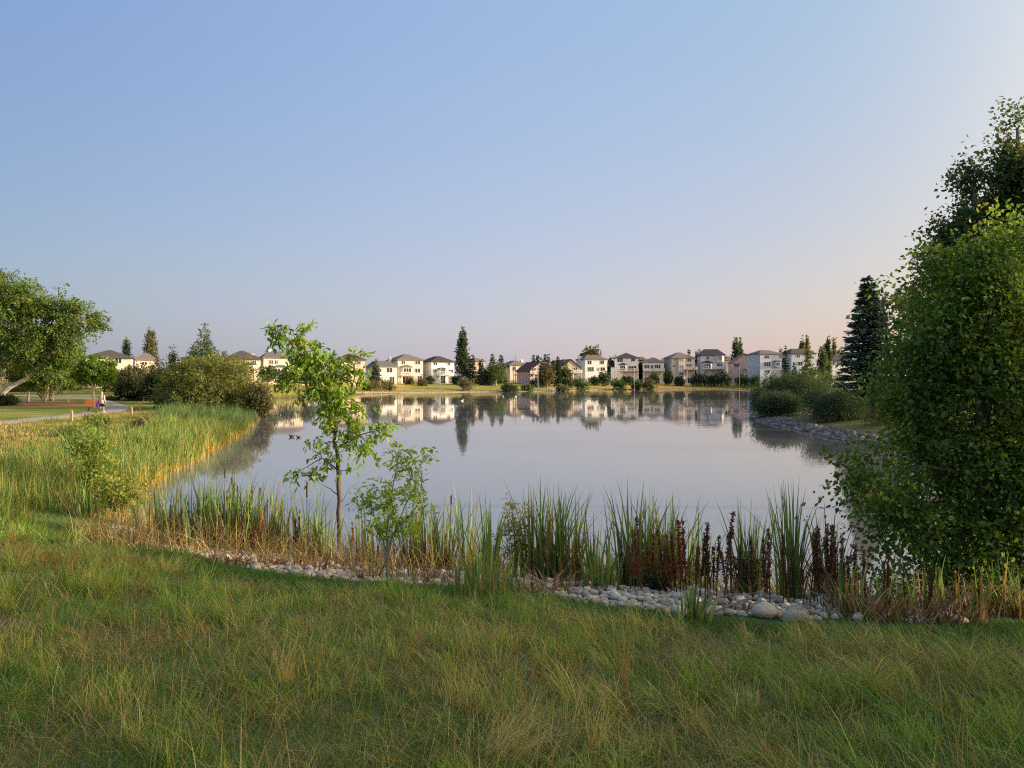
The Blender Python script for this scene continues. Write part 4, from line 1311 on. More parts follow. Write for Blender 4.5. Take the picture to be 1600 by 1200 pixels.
# more of the same bank, beyond the edge of the frame: these cast the shade over the near grass
for k, (x, y, hgt_, rad) in enumerate(((12.5, 7.8, 9.5, 3.4), (17.5, 4.5, 11, 4.2), (14.5, -.5, 9.5, 3.6), (21, 6.5, 12, 4.2), (20, -5, 10, 4.0), (26, 2, 12, 4.5))):
    rng = random.Random(300 + k)
    g = hz1(x, y)
    bl = [(x, y, g + hgt_ * .5, rad * .8, rad * .8, hgt_ * .42)]
    for j in range(9):
        a = j * .7 + rng.random()
        bl.append((x + rad * .6 * math.cos(a), y + rad * .6 * math.sin(a), g + hgt_ * (.16 + .62 * rng.random()), rad * .45, rad * .45, hgt_ * .18))
    tree('cottonwood_tree', ('leafy cottonwood beside the maple just past the view', 'leafy cottonwood farther up the slope from the maple', 'leafy cottonwood nearest the open grass past the view', 'tall cottonwood on the bank behind the row',
                             'leafy cottonwood at the end of the row past the view', 'tall cottonwood at the back of the row past the view')[k], 'tree', (x, y, g), [[(x, y, g - .2, .25), (x + .1, y, g + hgt_ * .5, .16), (x, y, g + hgt_ * .9, .03)]],
         bl, 1100, 9, .30, .22, .7, COTT, 310 + k, BARK_GREY, twigs=30, twr=.012, gap=.36, shell=.35)
for k, (x, y, hgt_, rad) in enumerate(((34, 48, 11, 4.5), (44, 58, 13, 5), (40, 72, 12, 5), (30, 40, 9, 4), (52, 84, 13, 5))):
    rng = random.Random(340 + k)
    g = hz1(x, y)
    bl = [(x, y, g + hgt_ * .5, rad * .8, rad * .8, hgt_ * .42)]
    for j in range(8):
        a = j * .8 + rng.random()
        bl.append((x + rad * .6 * math.cos(a), y + rad * .6 * math.sin(a), g + hgt_ * (.16 + .62 * rng.random()), rad * .45, rad * .45, hgt_ * .18))
    tree('bank_tree', ('green bank tree behind the maple crown', 'tall bank tree behind the large spruce', 'bank tree inland of the wire fence', 'low bank tree hidden behind the maple', 'farthest bank tree inland of the spit')[k], 'tree', (x, y, g),
         [[(x, y, g - .2, .25), (x + .1, y, g + hgt_ * .5, .16), (x, y, g + hgt_ * .9, .03)]], bl, 700, 9, .42, .3, .9, COTT, 350 + k, BARK_GREY, twigs=20, twr=.015, gap=.36, shell=.35)
print('TREES', round(__import__('time').perf_counter(), 1))

# ------------------------------------------------------------------ lamp posts, stakes, bench, people
LAMP = mat_plain('lamp_grey', (0.48, 0.48, 0.48), 0.5, 0.4, 0.06, 2)
for px, yt, Y, lab in ((688.5, 576, 205, 'pale lamp post on the bank before the round balcony house'), (840.5, 576, 220, 'pale lamp post on the bank near the pink gabled house'),
                       (991, 577, 250, 'pale lamp post on the bank below the black roofed house'), (1155.5, 573, 262, 'pale lamp post beside the reedy corner of the pond')):
    x = xa(px, Y)
    g = hz1(x, Y)
    h_ = za(yt, Y) - g
    r = empty('street_lamp', (x, Y, g), 0, lab, 'lamp', 'lamp posts along the far bank')
    MB().tube([(0, 0, -.2), (0, 0, h_ * .5), (0, 0, h_)], [.085, .075, .06], 8).build('post', LAMP, r)
    MB().lathe([(.08, 0), (.22, .1), (.22, .26), (.08, .36)], 10, (0, 0, h_)).build('lamp_head', LAMP, r)

STAKE = mat_plain('stake_wood', (0.46, 0.33, 0.19), 0.85, 0.1, 0.25, 8)
for px, py, hpx, lab in ((112, 658.5, 18, 'short wooden stake beside the path to the left of the bench'), (205.5, 650, 15, 'wooden stake beyond the bench at the start of the dark bushes'), (218.5, 640, 12, 'small wooden stake against the dark shrub mass'),
                         (258, 654, 9, 'wooden stake top at the edge of the reeds below the willow bush'), (173, 638, 11, 'wooden stake at the path bend behind the person'), (106, 630.5, 7, 'tiny pale stake on the far side of the mown lawn')):
    z = .7 if py > 640 else .85
    for _ in range(4):
        P = flat(px, py, z)
        z = hz1(P[0], P[1])
    h_ = hpx / F * P[1]
    mb = MB()
    mb.quad_box(-.06, .06, -.06, .06, -.2, h_ * .9)
    mb.poly([(-.06, -.06, h_ * .9), (.06, -.06, h_ * .9), (.06, .06, h_ * .9), (-.06, .06, h_ * .9), (0, 0, h_)], [(0, 1, 4), (1, 2, 4), (2, 3, 4), (3, 0, 4)])
    o = mb.build('wooden_stake', STAKE)
    o.location = (P[0], P[1], z)
    tag(o, lab, 'stake', 'wooden stakes along the path')

BENCH = mat_plain('bench_wood', (0.44, 0.14, 0.045), 0.6, 0.3, 0.2, 5)
IRON = mat_plain('bench_iron', (0.12, 0.07, 0.05), 0.6, 0.4, 0.2, 5)
CONC = mat_plain('concrete', (0.46, 0.43, 0.38), 0.9, 0.1, 0.15, 4)
Yb = 63.5
xb = xa(146, Yb)
gb = hz1(xb, Yb)
bench = empty('park_bench', (xb, Yb, gb), R(12), 'orange brown slatted park bench seen from behind next to the path', 'bench')
for k in range(4):          # the seat faces away from the pond, its back towards us
    MB().quad_box(-.62, .62, -.02 + .12 * k, .08 + .12 * k, .42, .46).build('seat_slat', BENCH, bench)
for k in range(5):
    MB().quad_box(-.62, .62, -.1 - .03 * k, -.065 - .03 * k, .50 + .13 * k, .60 + .13 * k).build('back_slat', BENCH, bench)
for s in (-.48, .48):
    MB().quad_box(s - .04, s + .04, -.05, .03, 0, .42).quad_box(s - .04, s + .04, .36, .44, 0, .42).quad_box(s - .04, s + .04, .03, .36, .34, .418).build('leg_frame', IRON, bench)
    MB().tube([(s, -.03, .42), (s, -.16, 1.16)], .03, 6).build('back_support', IRON, bench)
MB().quad_box(-.8, .8, -.3, .6, -.1, .03).build('bench_pad', CONC, bench)


def skin(name, joints, edges, mat, parent, sub=1, rootname=None):
    names = list(joints)
    me = bpy.data.meshes.new(name)
    me.from_pydata([joints[n][0] for n in names], [(names.index(a), names.index(b)) for a, b in edges], [])
    o = bpy.data.objects.new(name + '_tmp', me)
    COL.objects.link(o)
    o.modifiers.new('Skin', 'SKIN')
    sl = me.skin_vertices[0].data
    for i, n in enumerate(names):
        r = joints[n][1]
        sl[i].radius = (r, r) if isinstance(r, (int, float)) else r
        sl[i].use_root = (n == (rootname or names[0]))
    s = o.modifiers.new('Sub', 'SUBSURF')
    s.levels = s.render_levels = sub
    dg = bpy.context.evaluated_depsgraph_get()
    m2 = bpy.data.meshes.new_from_object(o.evaluated_get(dg))
    m2.name = name
    bpy.data.objects.remove(o)
    return link(name, m2, mat, parent, True)


SKIN = mat_plain('skin', (0.50, 0.31, 0.21), 0.6, 0.3, 0.05, 6)
COAT = mat_plain('coat_beige', (0.56, 0.44, 0.33), 0.85, 0.1, 0.08, 6)
HAIRG = mat_plain('hair_grey', (0.33, 0.27, 0.21), 0.8, 0.2, 0.2, 20)
BLACK = mat_plain('cloth_black', (0.025, 0.023, 0.024), 0.85, 0.1, 0.2, 8)
PURPLE = mat_plain('cloth_purple', (0.16, 0.07, 0.36), 0.7, 0.2, 0.15, 8)
NAVY = mat_plain('cloth_navy', (0.035, 0.045, 0.075), 0.85, 0.1, 0.2, 8)


def person(loc, rz, label, top, bottom, hair, stride=0.12, hood=False, coat_len=.78, arm=.0, scale=1.0):
    r = empty('person', loc, rz, label, 'person')
    r.scale = (scale,) * 3
    J = {'pelvis': ((0, 0, .92), (.15, .11)), 'chest': ((0, -.01, 1.25), (.16, .11)), 'neck': ((0, 0, 1.44), .06), 'head0': ((0, -.02, 1.53), .085), 'head1': ((0, -.015, 1.63), .085)}
    E_ = [('pelvis', 'chest'), ('chest', 'neck'), ('neck', 'head0'), ('head0', 'head1')]
    for s, q in ((-1, 1), (1, -1)):
        k = 'l' if s < 0 else 'r'
        J.update({k + 'hip': ((s * .10, 0, .86), .095), k + 'knee': ((s * .10, -stride * q * .5 - .02, .48), .06), k + 'ank': ((s * .10, -stride * q, .09), .042), k + 'toe': ((s * .11, -stride * q - .15, .04), .04),
                  k + 'sho': ((s * .19, 0, 1.38), .062), k + 'elb': ((s * .25, .03 + arm, 1.10), .046), k + 'wri': ((s * .25, -.10 + arm, .88), .033), k + 'palm': ((s * .25, -.13 + arm, .80), .032), k + 'fin': ((s * .245, -.15 + arm, .72), .018), k + 'thu': ((s * .225, -.17 + arm, .79), .014)})
        E_ += [('pelvis', k + 'hip'), (k + 'hip', k + 'knee'), (k + 'knee', k + 'ank'), (k + 'ank', k + 'toe'), ('chest', k + 'sho'), (k + 'sho', k + 'elb'), (k + 'elb', k + 'wri'), (k + 'wri', k + 'palm'), (k + 'palm', k + 'fin'), (k + 'palm', k + 'thu')]
    skin('body', J, E_, SKIN, r, 1, 'pelvis')
    mb = MB().lathe([(.215, coat_len), (.21, .95), (.19, 1.1), (.20, 1.28), (.20, 1.38), (.13, 1.45), (.075, 1.49)], 14, (0, 0, 0), 1.0, .74)
    for s in (-1, 1):
        mb.tube([(s * .15, 0, 1.41), (s * .2, 0, 1.37), (s * .255, .03 + arm, 1.10), (s * .252, -.085 + arm, .90)], [.07, .085, .065, .055], 8)
    mb.build('coat', top, r, True)
    sh = MB()
    for s, q in ((-1, 1), (1, -1)):
        if bottom is not None:
            sh.tube([(s * .1, 0, .9), (s * .10, -stride * q * .5 - .02, .50)] + ([(s * .10, -stride * q, .12)] if coat_len > .85 else []), [.125, .09] + ([.065] if coat_len > .85 else []), 8)
    sh.build('shorts' if coat_len < .85 else 'trousers', bottom, r, True)
    for s, q in ((-1, 1), (1, -1)):
        MB().lathe([(.05, 0), (.055, .04), (.05, .09)], 10, (s * .1, -stride * q - .05, 0), .9, 2.2).build('shoe', BLACK if coat_len > .85 else WHITE, r, True)
    MB().lathe([(.06, 1.50), (.1, 1.54), (.112, 1.62), (.1, 1.70), (.05, 1.745), (.01, 1.75)], 12, (0, .025, 0), .95, 1.0).build('hair', hair, r, True)
    fb = MB().tube([(0, -.10, 1.62), (0, -.125, 1.585)], [.012, .02], 5)
    fb.build('nose', SKIN, r, True)
    for s in (-1, 1):
        MB().lathe([(.004, -.012), (.014, 0), (.004, .012)], 6, (s * .036, -.1, 1.625)).build('eye', BLACK, r)
    return r


Yp = 62.6
xp = xa(159, Yp)
person((xp, Yp, hz1(xp, Yp) + .02), R(170), 'person in a long beige coat and dark shorts standing beside the bench', COAT, BLACK, HAIRG, .10, coat_len=.74)
bag = MB().lathe([(.12, 0), (.17, .05), (.18, .3), (.13, .42), (.06, .46)], 12, (0, 0, 0), .8, .55)
bag.tube([(-.06, 0, .44), (-.05, 0, .58), (.05, 0, .58), (.06, 0, .44)], .018, 6)
bo = bag.build('purple_bag', PURPLE, None, True)
bo.location = (xp - .29, Yp - .05, hz1(xp, Yp) + .45)
tag(bo, 'purple bag hanging at the side of the person in beige', 'bag')
Y2 = 108
x2 = xa(94, Y2)
person((x2, Y2, hz1(x2, Y2) + .02), R(-80), 'distant person in dark clothes walking on the path behind the birches', NAVY, BLACK, HAIRG, .28, coat_len=.9)

# ------------------------------------------------------------------ water birds
DUCK = mat_plain('duck_brown', (0.085, 0.065, 0.05), 0.8, 0.2, 0.3, 14)
GULL = mat_plain('gull_white', (0.72, 0.71, 0.70), 0.7, 0.2, 0.1, 8)
BEAK = mat_plain('beak', (0.45, 0.28, 0.06), 0.5)


def water_bird(px, py, label, cat, mat, rz, s=1.0, group=None):
    P = flat(px, py, 0)
    r = empty('water_bird', (P[0], P[1], 0), rz, label, cat, group)
    J = {'body': ((0, 0, .06 * s), (.10 * s, .09 * s)), 'breast': ((.15 * s, 0, .08 * s), (.085 * s, .085 * s)), 'rump': ((-.16 * s, 0, .09 * s), (.06 * s, .05 * s)), 'tail': ((-.27 * s, 0, .14 * s), (.03 * s, .012 * s)),
         'neck': ((.20 * s, 0, .18 * s), .04 * s), 'head': ((.24 * s, 0, .26 * s), .052 * s)}
    skin('body', J, [('body', 'breast'), ('body', 'rump'), ('rump', 'tail'), ('breast', 'neck'), ('neck', 'head')], mat, r, 2)
    MB().tube([(.285 * s, 0, .255 * s), (.36 * s, 0, .24 * s)], [.022 * s, .012 * s], 6).build('beak', BEAK, r)
    return r


water_bird(456, 683, 'dark duck swimming ahead of another duck behind the young tree', 'duck', DUCK, R(170), .75)
water_bird(466.5, 684, 'smaller dark duck following close behind another duck', 'duck', DUCK, R(170), .6)
water_bird(722, 626.5, 'white water bird below the tall dark poplar', 'gull', GULL, R(20), 1.0)
water_bird(786, 619.5, 'white water bird near the spruces, the closer to the poplar of a pair', 'gull', GULL, R(160), .95)
water_bird(805.5, 619.8, 'white water bird farther along from another, near the pale path', 'gull', GULL, R(20), .9)
water_bird(1137, 645.5, 'dark duck on open water near the stony spit', 'duck', DUCK, R(10), 1.2)

# ------------------------------------------------------------------ cobbles of the near shore
rng = np.random.default_rng(500)
STONE_M = [mat_plain('stone_%d' % k, c, .85, .2, .35, 7, .6) for k, c in enumerate(((.56, .45, .33), (.45, .37, .28), (.64, .54, .41), (.50, .37, .26), (.33, .28, .22), (.68, .60, .47)))]


def stone_arrays(seed):
    r = np.random.default_rng(seed)
    n, rings = 8, 4
    V = [(0, 0, -1.0)]
    for i in range(1, rings):
        a = -math.pi / 2 + math.pi * i / rings
        for k in range(n):
            w = 2 * math.pi * k / n
            V.append((math.cos(a) * math.cos(w), math.cos(a) * math.sin(w), math.sin(a)))
    V.append((0, 0, 1.0))
    V = np.array(V) * (1 + r.normal(size=(len(V), 1)) * .10) * np.array([1, r.uniform(.7, .95), r.uniform(.5, .75)])
    Fc = []
    for k in range(n):
        q = (k + 1) % n
        Fc.append((0, 1 + q, 1 + k))
        Fc.append((1 + (rings - 2) * n + k, 1 + (rings - 2) * n + q, len(V) - 1))
        for i in range(rings - 2):
            a, b, c, d = 1 + i * n + k, 1 + i * n + q, 1 + (i + 1) * n + q, 1 + (i + 1) * n + k
            Fc += [(a, b, c), (a, c, d)]
    return V, np.array(Fc)


SV = [stone_arrays(600 + k) for k in range(10)]
SM = []
for k, (v, f) in enumerate(SV):
    me = np_mesh('stone', v, f)
    me.polygons.foreach_set('use_smooth', np.ones(len(f), dtype=bool))
    me.materials.append(STONE_M[k % len(STONE_M)])
    SM.append(me)
# candidate spots between the water and the grass
n = 42000
cx = rng.uniform(-9, 5.4, n)
cy = rng.uniform(9.0, 21, n)
cdist = sdist(cx, cy)
ed = edge_d(cx)
ok = (cdist > -0.5) & (cdist < ed + .15) & (cy < 17.5)
cx, cy, cdist, ed = cx[ok], cy[ok], cdist[ok], ed[ok]
cr = np.clip(rng.lognormal(math.log(.052), .36, len(cx)), .026, .105) * np.interp(cx, [-6, -2, 1.5], [.88, .92, 1.0])
big = [(*ground(x, y)[:2], r) for x, y, r in ((1195, 966, .16), (1240, 972, .13))]
place = []
cell = {}
for i in list(range(-len(big), 0)) + list(range(len(cx))):
    if i < 0:
        x, y, r = big[i + len(big)]
        d_ = 1.0
    else:
        x, y, r, d_ = cx[i], cy[i], cr[i], cdist[i]
    gx, gy = int(x // .5), int(y // .5)
    good = True
    for a in (-1, 0, 1):
        for b in (-1, 0, 1):
            for (u, v, s) in cell.get((gx + a, gy + b), ()):
                if (u - x) ** 2 + (v - y) ** 2 < (.86 * (r + s)) ** 2:
                    good = False
                    break
    if good:
        cell.setdefault((gx, gy), []).append((x, y, r))
        place.append((x, y, r))
place = np.array(place)
pz = hgt(place[:, 0], place[:, 1])
vis = place[:, 2] / place[:, 1] * (np.abs(place[:, 0] - 1.5) < 5)
order = np.argsort(-vis)
bank = MB()
bx_ = np.arange(-7, 9.6, .4)
bankP = []
for x in bx_:
    # a thin bed of silt and grit under the stones follows the ground
    ys = np.linspace(9, 18, 90)
    dd = sdist(np.full(90, x), ys)
    e_ = float(edge_d(np.array([x]))[0])
    inside = ys[(dd > -.4) & (dd < e_ + .2)]
    a, b = (inside.min(), inside.max()) if len(inside) else (12, 12.1)
    for t in np.linspace(0, 1, 7):
        y = a + (b - a) * t
        bankP.append((x, y, hz1(x, y) + (.012 if 0 < t < 1 else -.05)))
nb = len(bx_)
a, b = np.meshgrid(np.arange(nb - 1), np.arange(6))
q_ = (a * 7 + b).ravel()
bed_o = link('stone_shore', np_mesh('stone_shore', np.array(bankP), np.stack([q_, q_ + 7, q_ + 8, q_ + 1], 1)), mat_plain('shore_silt', (.085, .07, .055), .95, .1, .4, 6, .6), None, True)
tag(bed_o, 'strip of rounded cobbles between the near grass and the water', kind='structure')
rs = np.random.default_rng(501)
for j, i in enumerate(order[:300]):
    x, y, r = place[i]
    o = bpy.data.objects.new('stone', SM[j % len(SM)])
    COL.objects.link(o)
    o.parent = bed_o
    o.location = (x, y, pz[i] + r * .30 + rs.uniform(-.01, .03))
    o.rotation_euler = (rs.uniform(-.35, .35), rs.uniform(-.35, .35), rs.uniform(0, 6.28))
    o.scale = (r * rs.uniform(.95, 1.25), r * rs.uniform(.9, 1.1), r * rs.uniform(.9, 1.15))


def merged_stones(name, P, parent, mats, seed):
    r_ = np.random.default_rng(seed)
    for mi in range(len(mats)):
        VV, FF, off = [], [], 0
        for i in range(mi, len(P), len(mats)):
            x, y, z, r = P[i]
            v, f = SV[r_.integers(len(SV))]
            a_ = r_.uniform(0, 6.28)
            c_, s_ = math.cos(a_), math.sin(a_)
            w = v * r * r_.uniform(.85, 1.25, 3)
            w = np.stack([w[:, 0] * c_ - w[:, 1] * s_, w[:, 0] * s_ + w[:, 1] * c_, w[:, 2]], 1) + np.array([x, y, z])
            VV.append(w)
            FF.append(f + off)
            off += len(v)
        if VV:
            o = link(name, np_mesh(name, np.concatenate(VV), np.concatenate(FF)), mats[mi], parent, True)
            o['kind'] = 'stuff'


rest = order[300:]
merged_stones('stones', [(place[i, 0], place[i, 1], pz[i] + place[i, 2] * .25, place[i, 2]) for i in rest], bed_o, STONE_M[:4], 502)
# the stony spit on the right bank
sp = []
n = 9000
x = rng.uniform(16, 30, n)
y = rng.uniform(28, 80, n)
d_ = sdist(x, y)
w_ = np.interp(y, [28, 36, 50, 60, 70, 80], [1.0, 1.2, 1.5, 1.8, 2.4, 1.2])
ok = (d_ > -.4) & (d_ < w_)
for a, b in zip(x[ok], y[ok]):
    sp.append((a, b, hz1(a, b) + .06, float(np.clip(rng.lognormal(math.log(.13), .35), .06, .3))))
spi = [i for i in range(len(SH)) if 27 < SH[i][1] < 82 and 15 < SH[i][0] < 33]
fs2 = SH[spi]
fs2 = fs2[np.argsort(-fs2[:, 1])]
t2 = np.gradient(fs2, axis=0)
t2 /= np.linalg.norm(t2, axis=1, keepdims=True)
spit = strip('stony_spit', (fs2 + np.stack([-t2[:, 1], t2[:, 0]], 1) * 1.0)[::2], 2.6, mat_plain('spit_grit', (.10, .085, .07), .95, .1, .5, 2.5, .6), .05, 'stony spit of grey riprap reaching into the pond from the right bank')
merged_stones('riprap', sp, spit, [mat_plain('riprap_%d' % k, c, .9, .15, .3, 5, .4) for k, c in enumerate(((.19, .165, .14), (.13, .115, .10), (.25, .22, .185)))], 503)
print('STONES', len(place), len(sp))

# ------------------------------------------------------------------ cattails and dock by the near shore
rng = np.random.default_rng(700)
CG = np.array([[.10, .19, .045], [.15, .23, .05], [.22, .27, .06], [.085, .16, .06]])
CY = np.array([[.38, .28, .07], [.42, .27, .10], [.28, .27, .07]])
CT_ = np.array([[.42, .31, .17], [.33, .21, .11], [.50, .38, .22], [.28, .14, .06], [.22, .09, .04]])
SEEDM = mat_plain('cattail_spike', (.10, .05, .025), .95, .05, .25, 20)


def cattail(px, ybase, ytop, nbl, spread, label, group=None, dead=.12, yellow=.3, spikes=0, seed=0, lean=.30):
    r = np.random.default_rng(7000 + seed)
    x, y, g = ground(px, ybase)
    g = max(g, -.25)
    nbl = int(nbl * 1.2)
    Hh = (za(ytop, y) - g) * 1.02
    sw = spread / F * y * .78
    root = empty('cattail_clump', (x, y, g), 0, label, 'cattail', group)
    P = np.stack([r.normal(size=nbl) * sw * .45, r.normal(size=nbl) * sw * .35, np.full(nbl, -.05)], 1)
    H = Hh * np.clip(r.normal(.90, .16, nbl), .4, 1.15)
    az = np.arctan2(P[:, 1], P[:, 0]) + r.normal(size=nbl) * .7
    ln = np.abs(r.normal(lean * .38, lean * .42, nbl))
    isd = r.random(nbl) < dead
    H = np.where(isd, H * r.uniform(.35, .8, nbl), H)
    ln = np.where(isd, ln + r.uniform(0, .5, nbl), ln)
    tip = CG[r.integers(len(CG), size=nbl)] * r.uniform(1.0, 1.75, (nbl, 1))
    bot = np.where((r.random(nbl) < yellow)[:, None], CY[r.integers(len(CY), size=nbl)], tip * .9)
    tip = np.where((r.random(nbl) < yellow * .35)[:, None], CY[r.integers(len(CY), size=nbl)], tip)
    d = CT_[r.integers(len(CT_), size=nbl)] * r.uniform(.6, 1.1, (nbl, 1))
    tip, bot = np.where(isd[:, None], d, tip), np.where(isd[:, None], d * .85, bot)
    W = r.uniform(.024, .048, nbl) * np.where(isd, .8, 1)
    V, Fc, C = blade_arrays(P, H, ln, az, W, bot, tip, seg=5, curl=1.3, rng=r)
    o = link('leaf_blades', np_mesh('leaf_blades', V, Fc, C), BLADE, root)
    o['kind'] = 'stuff'
    for k in range(spikes):
        a = r.uniform(0, 6.28)
        q = np.array([math.cos(a), math.sin(a)]) * sw * .4 * r.random()
        h = Hh * r.uniform(.72, .92)
        tx, ty = q[0] * 1.5, q[1] * 1.5
        MB().tube([(q[0], q[1], 0), (tx, ty, h)], .006, 5).tube([(tx, ty, h), (tx * 1.02, ty, h + .02), (tx * 1.02, ty, h + .16), (tx * 1.03, ty, h + .18)], [.008, .016, .016, .004], 7).build('seed_spike', SEEDM, root)
    return root


LG = 'crowded cattails beside the inlet'
k_ = 0
for px, yb, yt, nb_, sp_ in ((236, 842, 772, 50, 40), (262, 850, 752, 60, 44), (288, 852, 762, 55, 40), (308, 856, 742, 75, 46), (330, 858, 748, 75, 44), (352, 860, 738, 80, 46), (372, 860, 742, 80, 42), (392, 862, 752, 70, 42), (414, 864, 745, 70, 40), (436, 866, 775, 50, 38)):
    cattail(px, yb, yt, nb_, sp_, 'crowded cattail clump, %s of ten from the inlet towards the young tree' % ORD[k_], LG, dead=.38, yellow=.6, spikes=2 if k_ in (5, 6, 7) else 0, seed=k_)
    k_ += 1
singles = (
    (480, 868, 758, 70, 34, 'tall yellow streaked cattail clump just before the young tree trunk', .2, .5, 2), (508, 870, 790, 40, 26, 'thin cattail clump close to the young tree trunk', .2, .4, 0), (558, 880, 800, 40, 34, 'short cattail clump just beyond the young tree trunk', .3, .4, 0),
    (583, 886, 778, 55, 44, 'brownish cattail clump behind the light green sapling', .4, .5, 0), (638, 888, 765, 65, 44, 'tall green cattail clump rising behind the sapling tip', .2, .3, 0), (665, 890, 780, 60, 40, 'cattail clump with yellow middle right behind the sapling edge', .25, .5, 0),
    (692, 893, 778, 70, 42, 'cattail clump with pale dry heads between sapling and open water', .35, .4, 1), (728, 894, 762, 40, 26, 'slim tall cattail clump standing apart before open water', .1, .3, 0), (752, 935, 845, 60, 50, 'low green cattail clump growing among the pebbles', .1, .4, 0),
    (768, 902, 778, 40, 22, 'slim upright cattail clump beside the yellowing weed', .1, .25, 0), (785, 925, 850, 45, 40, 'small green cattail clump at the pebbles below the yellowing weed', .1, .3, 0), (838, 906, 768, 70, 44, 'green cattail clump, first of the tall dense trio at mid shore', .15, .4, 0),
    (862, 908, 756, 85, 46, 'green cattail clump, tallest of the dense trio at mid shore', .2, .45, 0), (886, 910, 764, 80, 42, 'green cattail clump with dry skirt, last of the dense trio', .3, .45, 0), (928, 912, 800, 45, 36, 'small open cattail clump alone by the pebbles', .1, .3, 0),
    (940, 922, 845, 45, 40, 'short cattail clump at the pebbles with one bent blade', .1, .3, 0), (985, 918, 762, 65, 34, 'tall cattail clump at the start of the dock row', .15, .5, 0), (1008, 919, 775, 60, 34, 'yellow green cattail clump beside the reddest dock stalk', .15, .5, 0),
    (1030, 920, 778, 60, 34, 'cattail clump in the middle of the red dock row', .15, .5, 0), (1054, 921, 782, 60, 32, 'cattail clump at the end of the red dock row', .15, .5, 0), (1103, 924, 795, 30, 24, 'thin cattail blades behind the tallest dock stalk', .1, .3, 0),
    (1084, 974, 908, 40, 30, 'low green cattail tuft at the grass edge where the pebbles end', .1, .2, 0), (1172, 930, 788, 60, 30, 'cattail clump with fanned tips between the two dock groups', .1, .35, 0), (1238, 938, 762, 75, 28, 'tall narrow cattail fountain with wide fanned tips', .08, .25, 0), (1292, 940, 795, 50, 34, 'cattail clump beneath the reaching maple branch', .15, .3, 0))
for px, yb, yt, nb_, sp_, lab, de, ye, spk in singles:
    cattail(px, yb, yt, nb_, sp_, lab, None, de + .12, ye + .12, spk, k_, lean=.34)
    k_ += 1
for i_, px in enumerate((1322, 1350, 1378, 1410, 1445, 1480, 1520, 1560, 1600, 1640)):
    cattail(px, 955 + (k_ * 7) % 16, 850 + (k_ * 13) % 45, 50, 44, 'shaded cattail clump under the maple, %s counting inward from the branch tip' % ORD[i_], 'shaded cattails under the maple', .8, .5, 0, k_)
    k_ += 1
for i_, (px, yb, yt) in enumerate(((330, 880, 845), (365, 885, 840), (415, 885, 850), (455, 885, 845), (500, 892, 850), (545, 895, 855), (575, 905, 850), (640, 905, 850), (660, 912, 855), (690, 912, 862), (720, 918, 875), (830, 930, 868), (850, 925, 860), (880, 920, 850), (1150, 955, 905), (1330, 965, 900), (1380, 970, 890), (1440, 975, 890), (1490, 978, 900))):
    cattail(px, yb, yt, 45, 46, 'dead tan reed tuft on the cobbles, %s from the inlet side' % ORD[i_], 'dead reed tufts on the cobbles', 1.0, .5, 0, k_, lean=.6)
    k_ += 1

DOCKC = [(3, (.30, .105, .05)), (2, (.22, .075, .038)), (1, (.38, .17, .075))]
DOCKD = [(3, (.20, .092, .055)), (2, (.14, .062, .042)), (1, (.27, .13, .07))]


def dock_proto(seed, opts):
    r = np.random.default_rng(seed)
    sm = MB()
    Ps = []
    nst = 1 + seed % 3
    for s in range(nst):
        a = r.uniform(0, 6.28)
        b = np.array([math.cos(a), math.sin(a)]) * .05 * s
        tip = b * 1.8 + r.normal(size=2) * .03
        h = 1.0 - .18 * s
        sm.tube([(b[0], b[1], -.05), (b[0] * .5 + tip[0] * .5, b[1] * .5 + tip[1] * .5, h * .5), (tip[0], tip[1], h)], [.009, .007, .002], 5)
        for k in range(int(46 * h)):                      # whorls of short upright seed branches
            u = r.uniform(.33, 1.0)
            c = np.array([b[0] * (1 - u) + tip[0] * u, b[1] * (1 - u) + tip[1] * u, h * u])
            an = r.uniform(0, 6.28)
            Lb = (.025 + .095 * (1 - u)) * r.uniform(.5, 1.1)
            for w in range(int(4 + Lb * 80)):
                t = r.random()
                Ps.append(c + np.array([math.cos(an) * Lb * .42 * t, math.sin(an) * Lb * .42 * t, Lb * 1.1 * t]) + r.normal(size=3) * .007)
    Ps = np.array(Ps)
    m = len(Ps)
    V, Fc, q = leaf_arrays(Ps, r.normal(size=(m, 3)) + np.array([0, 0, .5]), r.normal(size=(m, 3)), np.full(m, .030) * r.uniform(.6, 1.3, m), np.full(m, .024), fold=.6)
    hm = np_mesh('seed_head', V, Fc, np.repeat(pal(r, m, opts, .25), q, 0))
    hm.materials.append(DRYSEED)
    st = sm.mesh('stem')
    st.materials.append(mat_plain('dock_stem', (.12, .055, .035), .8, .1, .2, 10))
    return st, hm


protos = [dock_proto(800 + k, DOCKC) for k in range(4)], [dock_proto(810 + k, DOCKD) for k in range(5)]
docks = [(464, 862, 798, 0), (551, 868, 815, 0), (985, 917, 850, 0), (1004, 924, 812, 0), (1020, 918, 836, 0), (1040, 922, 826, 0), (1050, 922, 838, 0), (1064, 924, 816, 0), (1073, 926, 812, 0), (1085, 930, 856, 1), (1094, 928, 830, 1), (1106, 930, 818, 1),
         (1119, 930, 838, 1), (1131, 934, 800, 1), (1146, 932, 838, 1), (1153, 932, 840, 1), (1177, 932, 838, 1), (1194, 934, 845, 1), (1203, 936, 830, 1), (1224, 938, 838, 1), (1256, 940, 858, 1), (1265, 940, 824, 1), (1278, 940, 834, 1), (1289, 942, 820, 1), (1297, 942, 822, 1), (1306, 944, 830, 1), (1322, 946, 838, 1), (1336, 948, 850, 1), (1352, 950, 862, 1), (1385, 954, 868, 1), (1412, 956, 880, 1), (1450, 958, 885, 1), (400, 860, 800, 0), (345, 858, 800, 0)]
cnt = [0, 0]
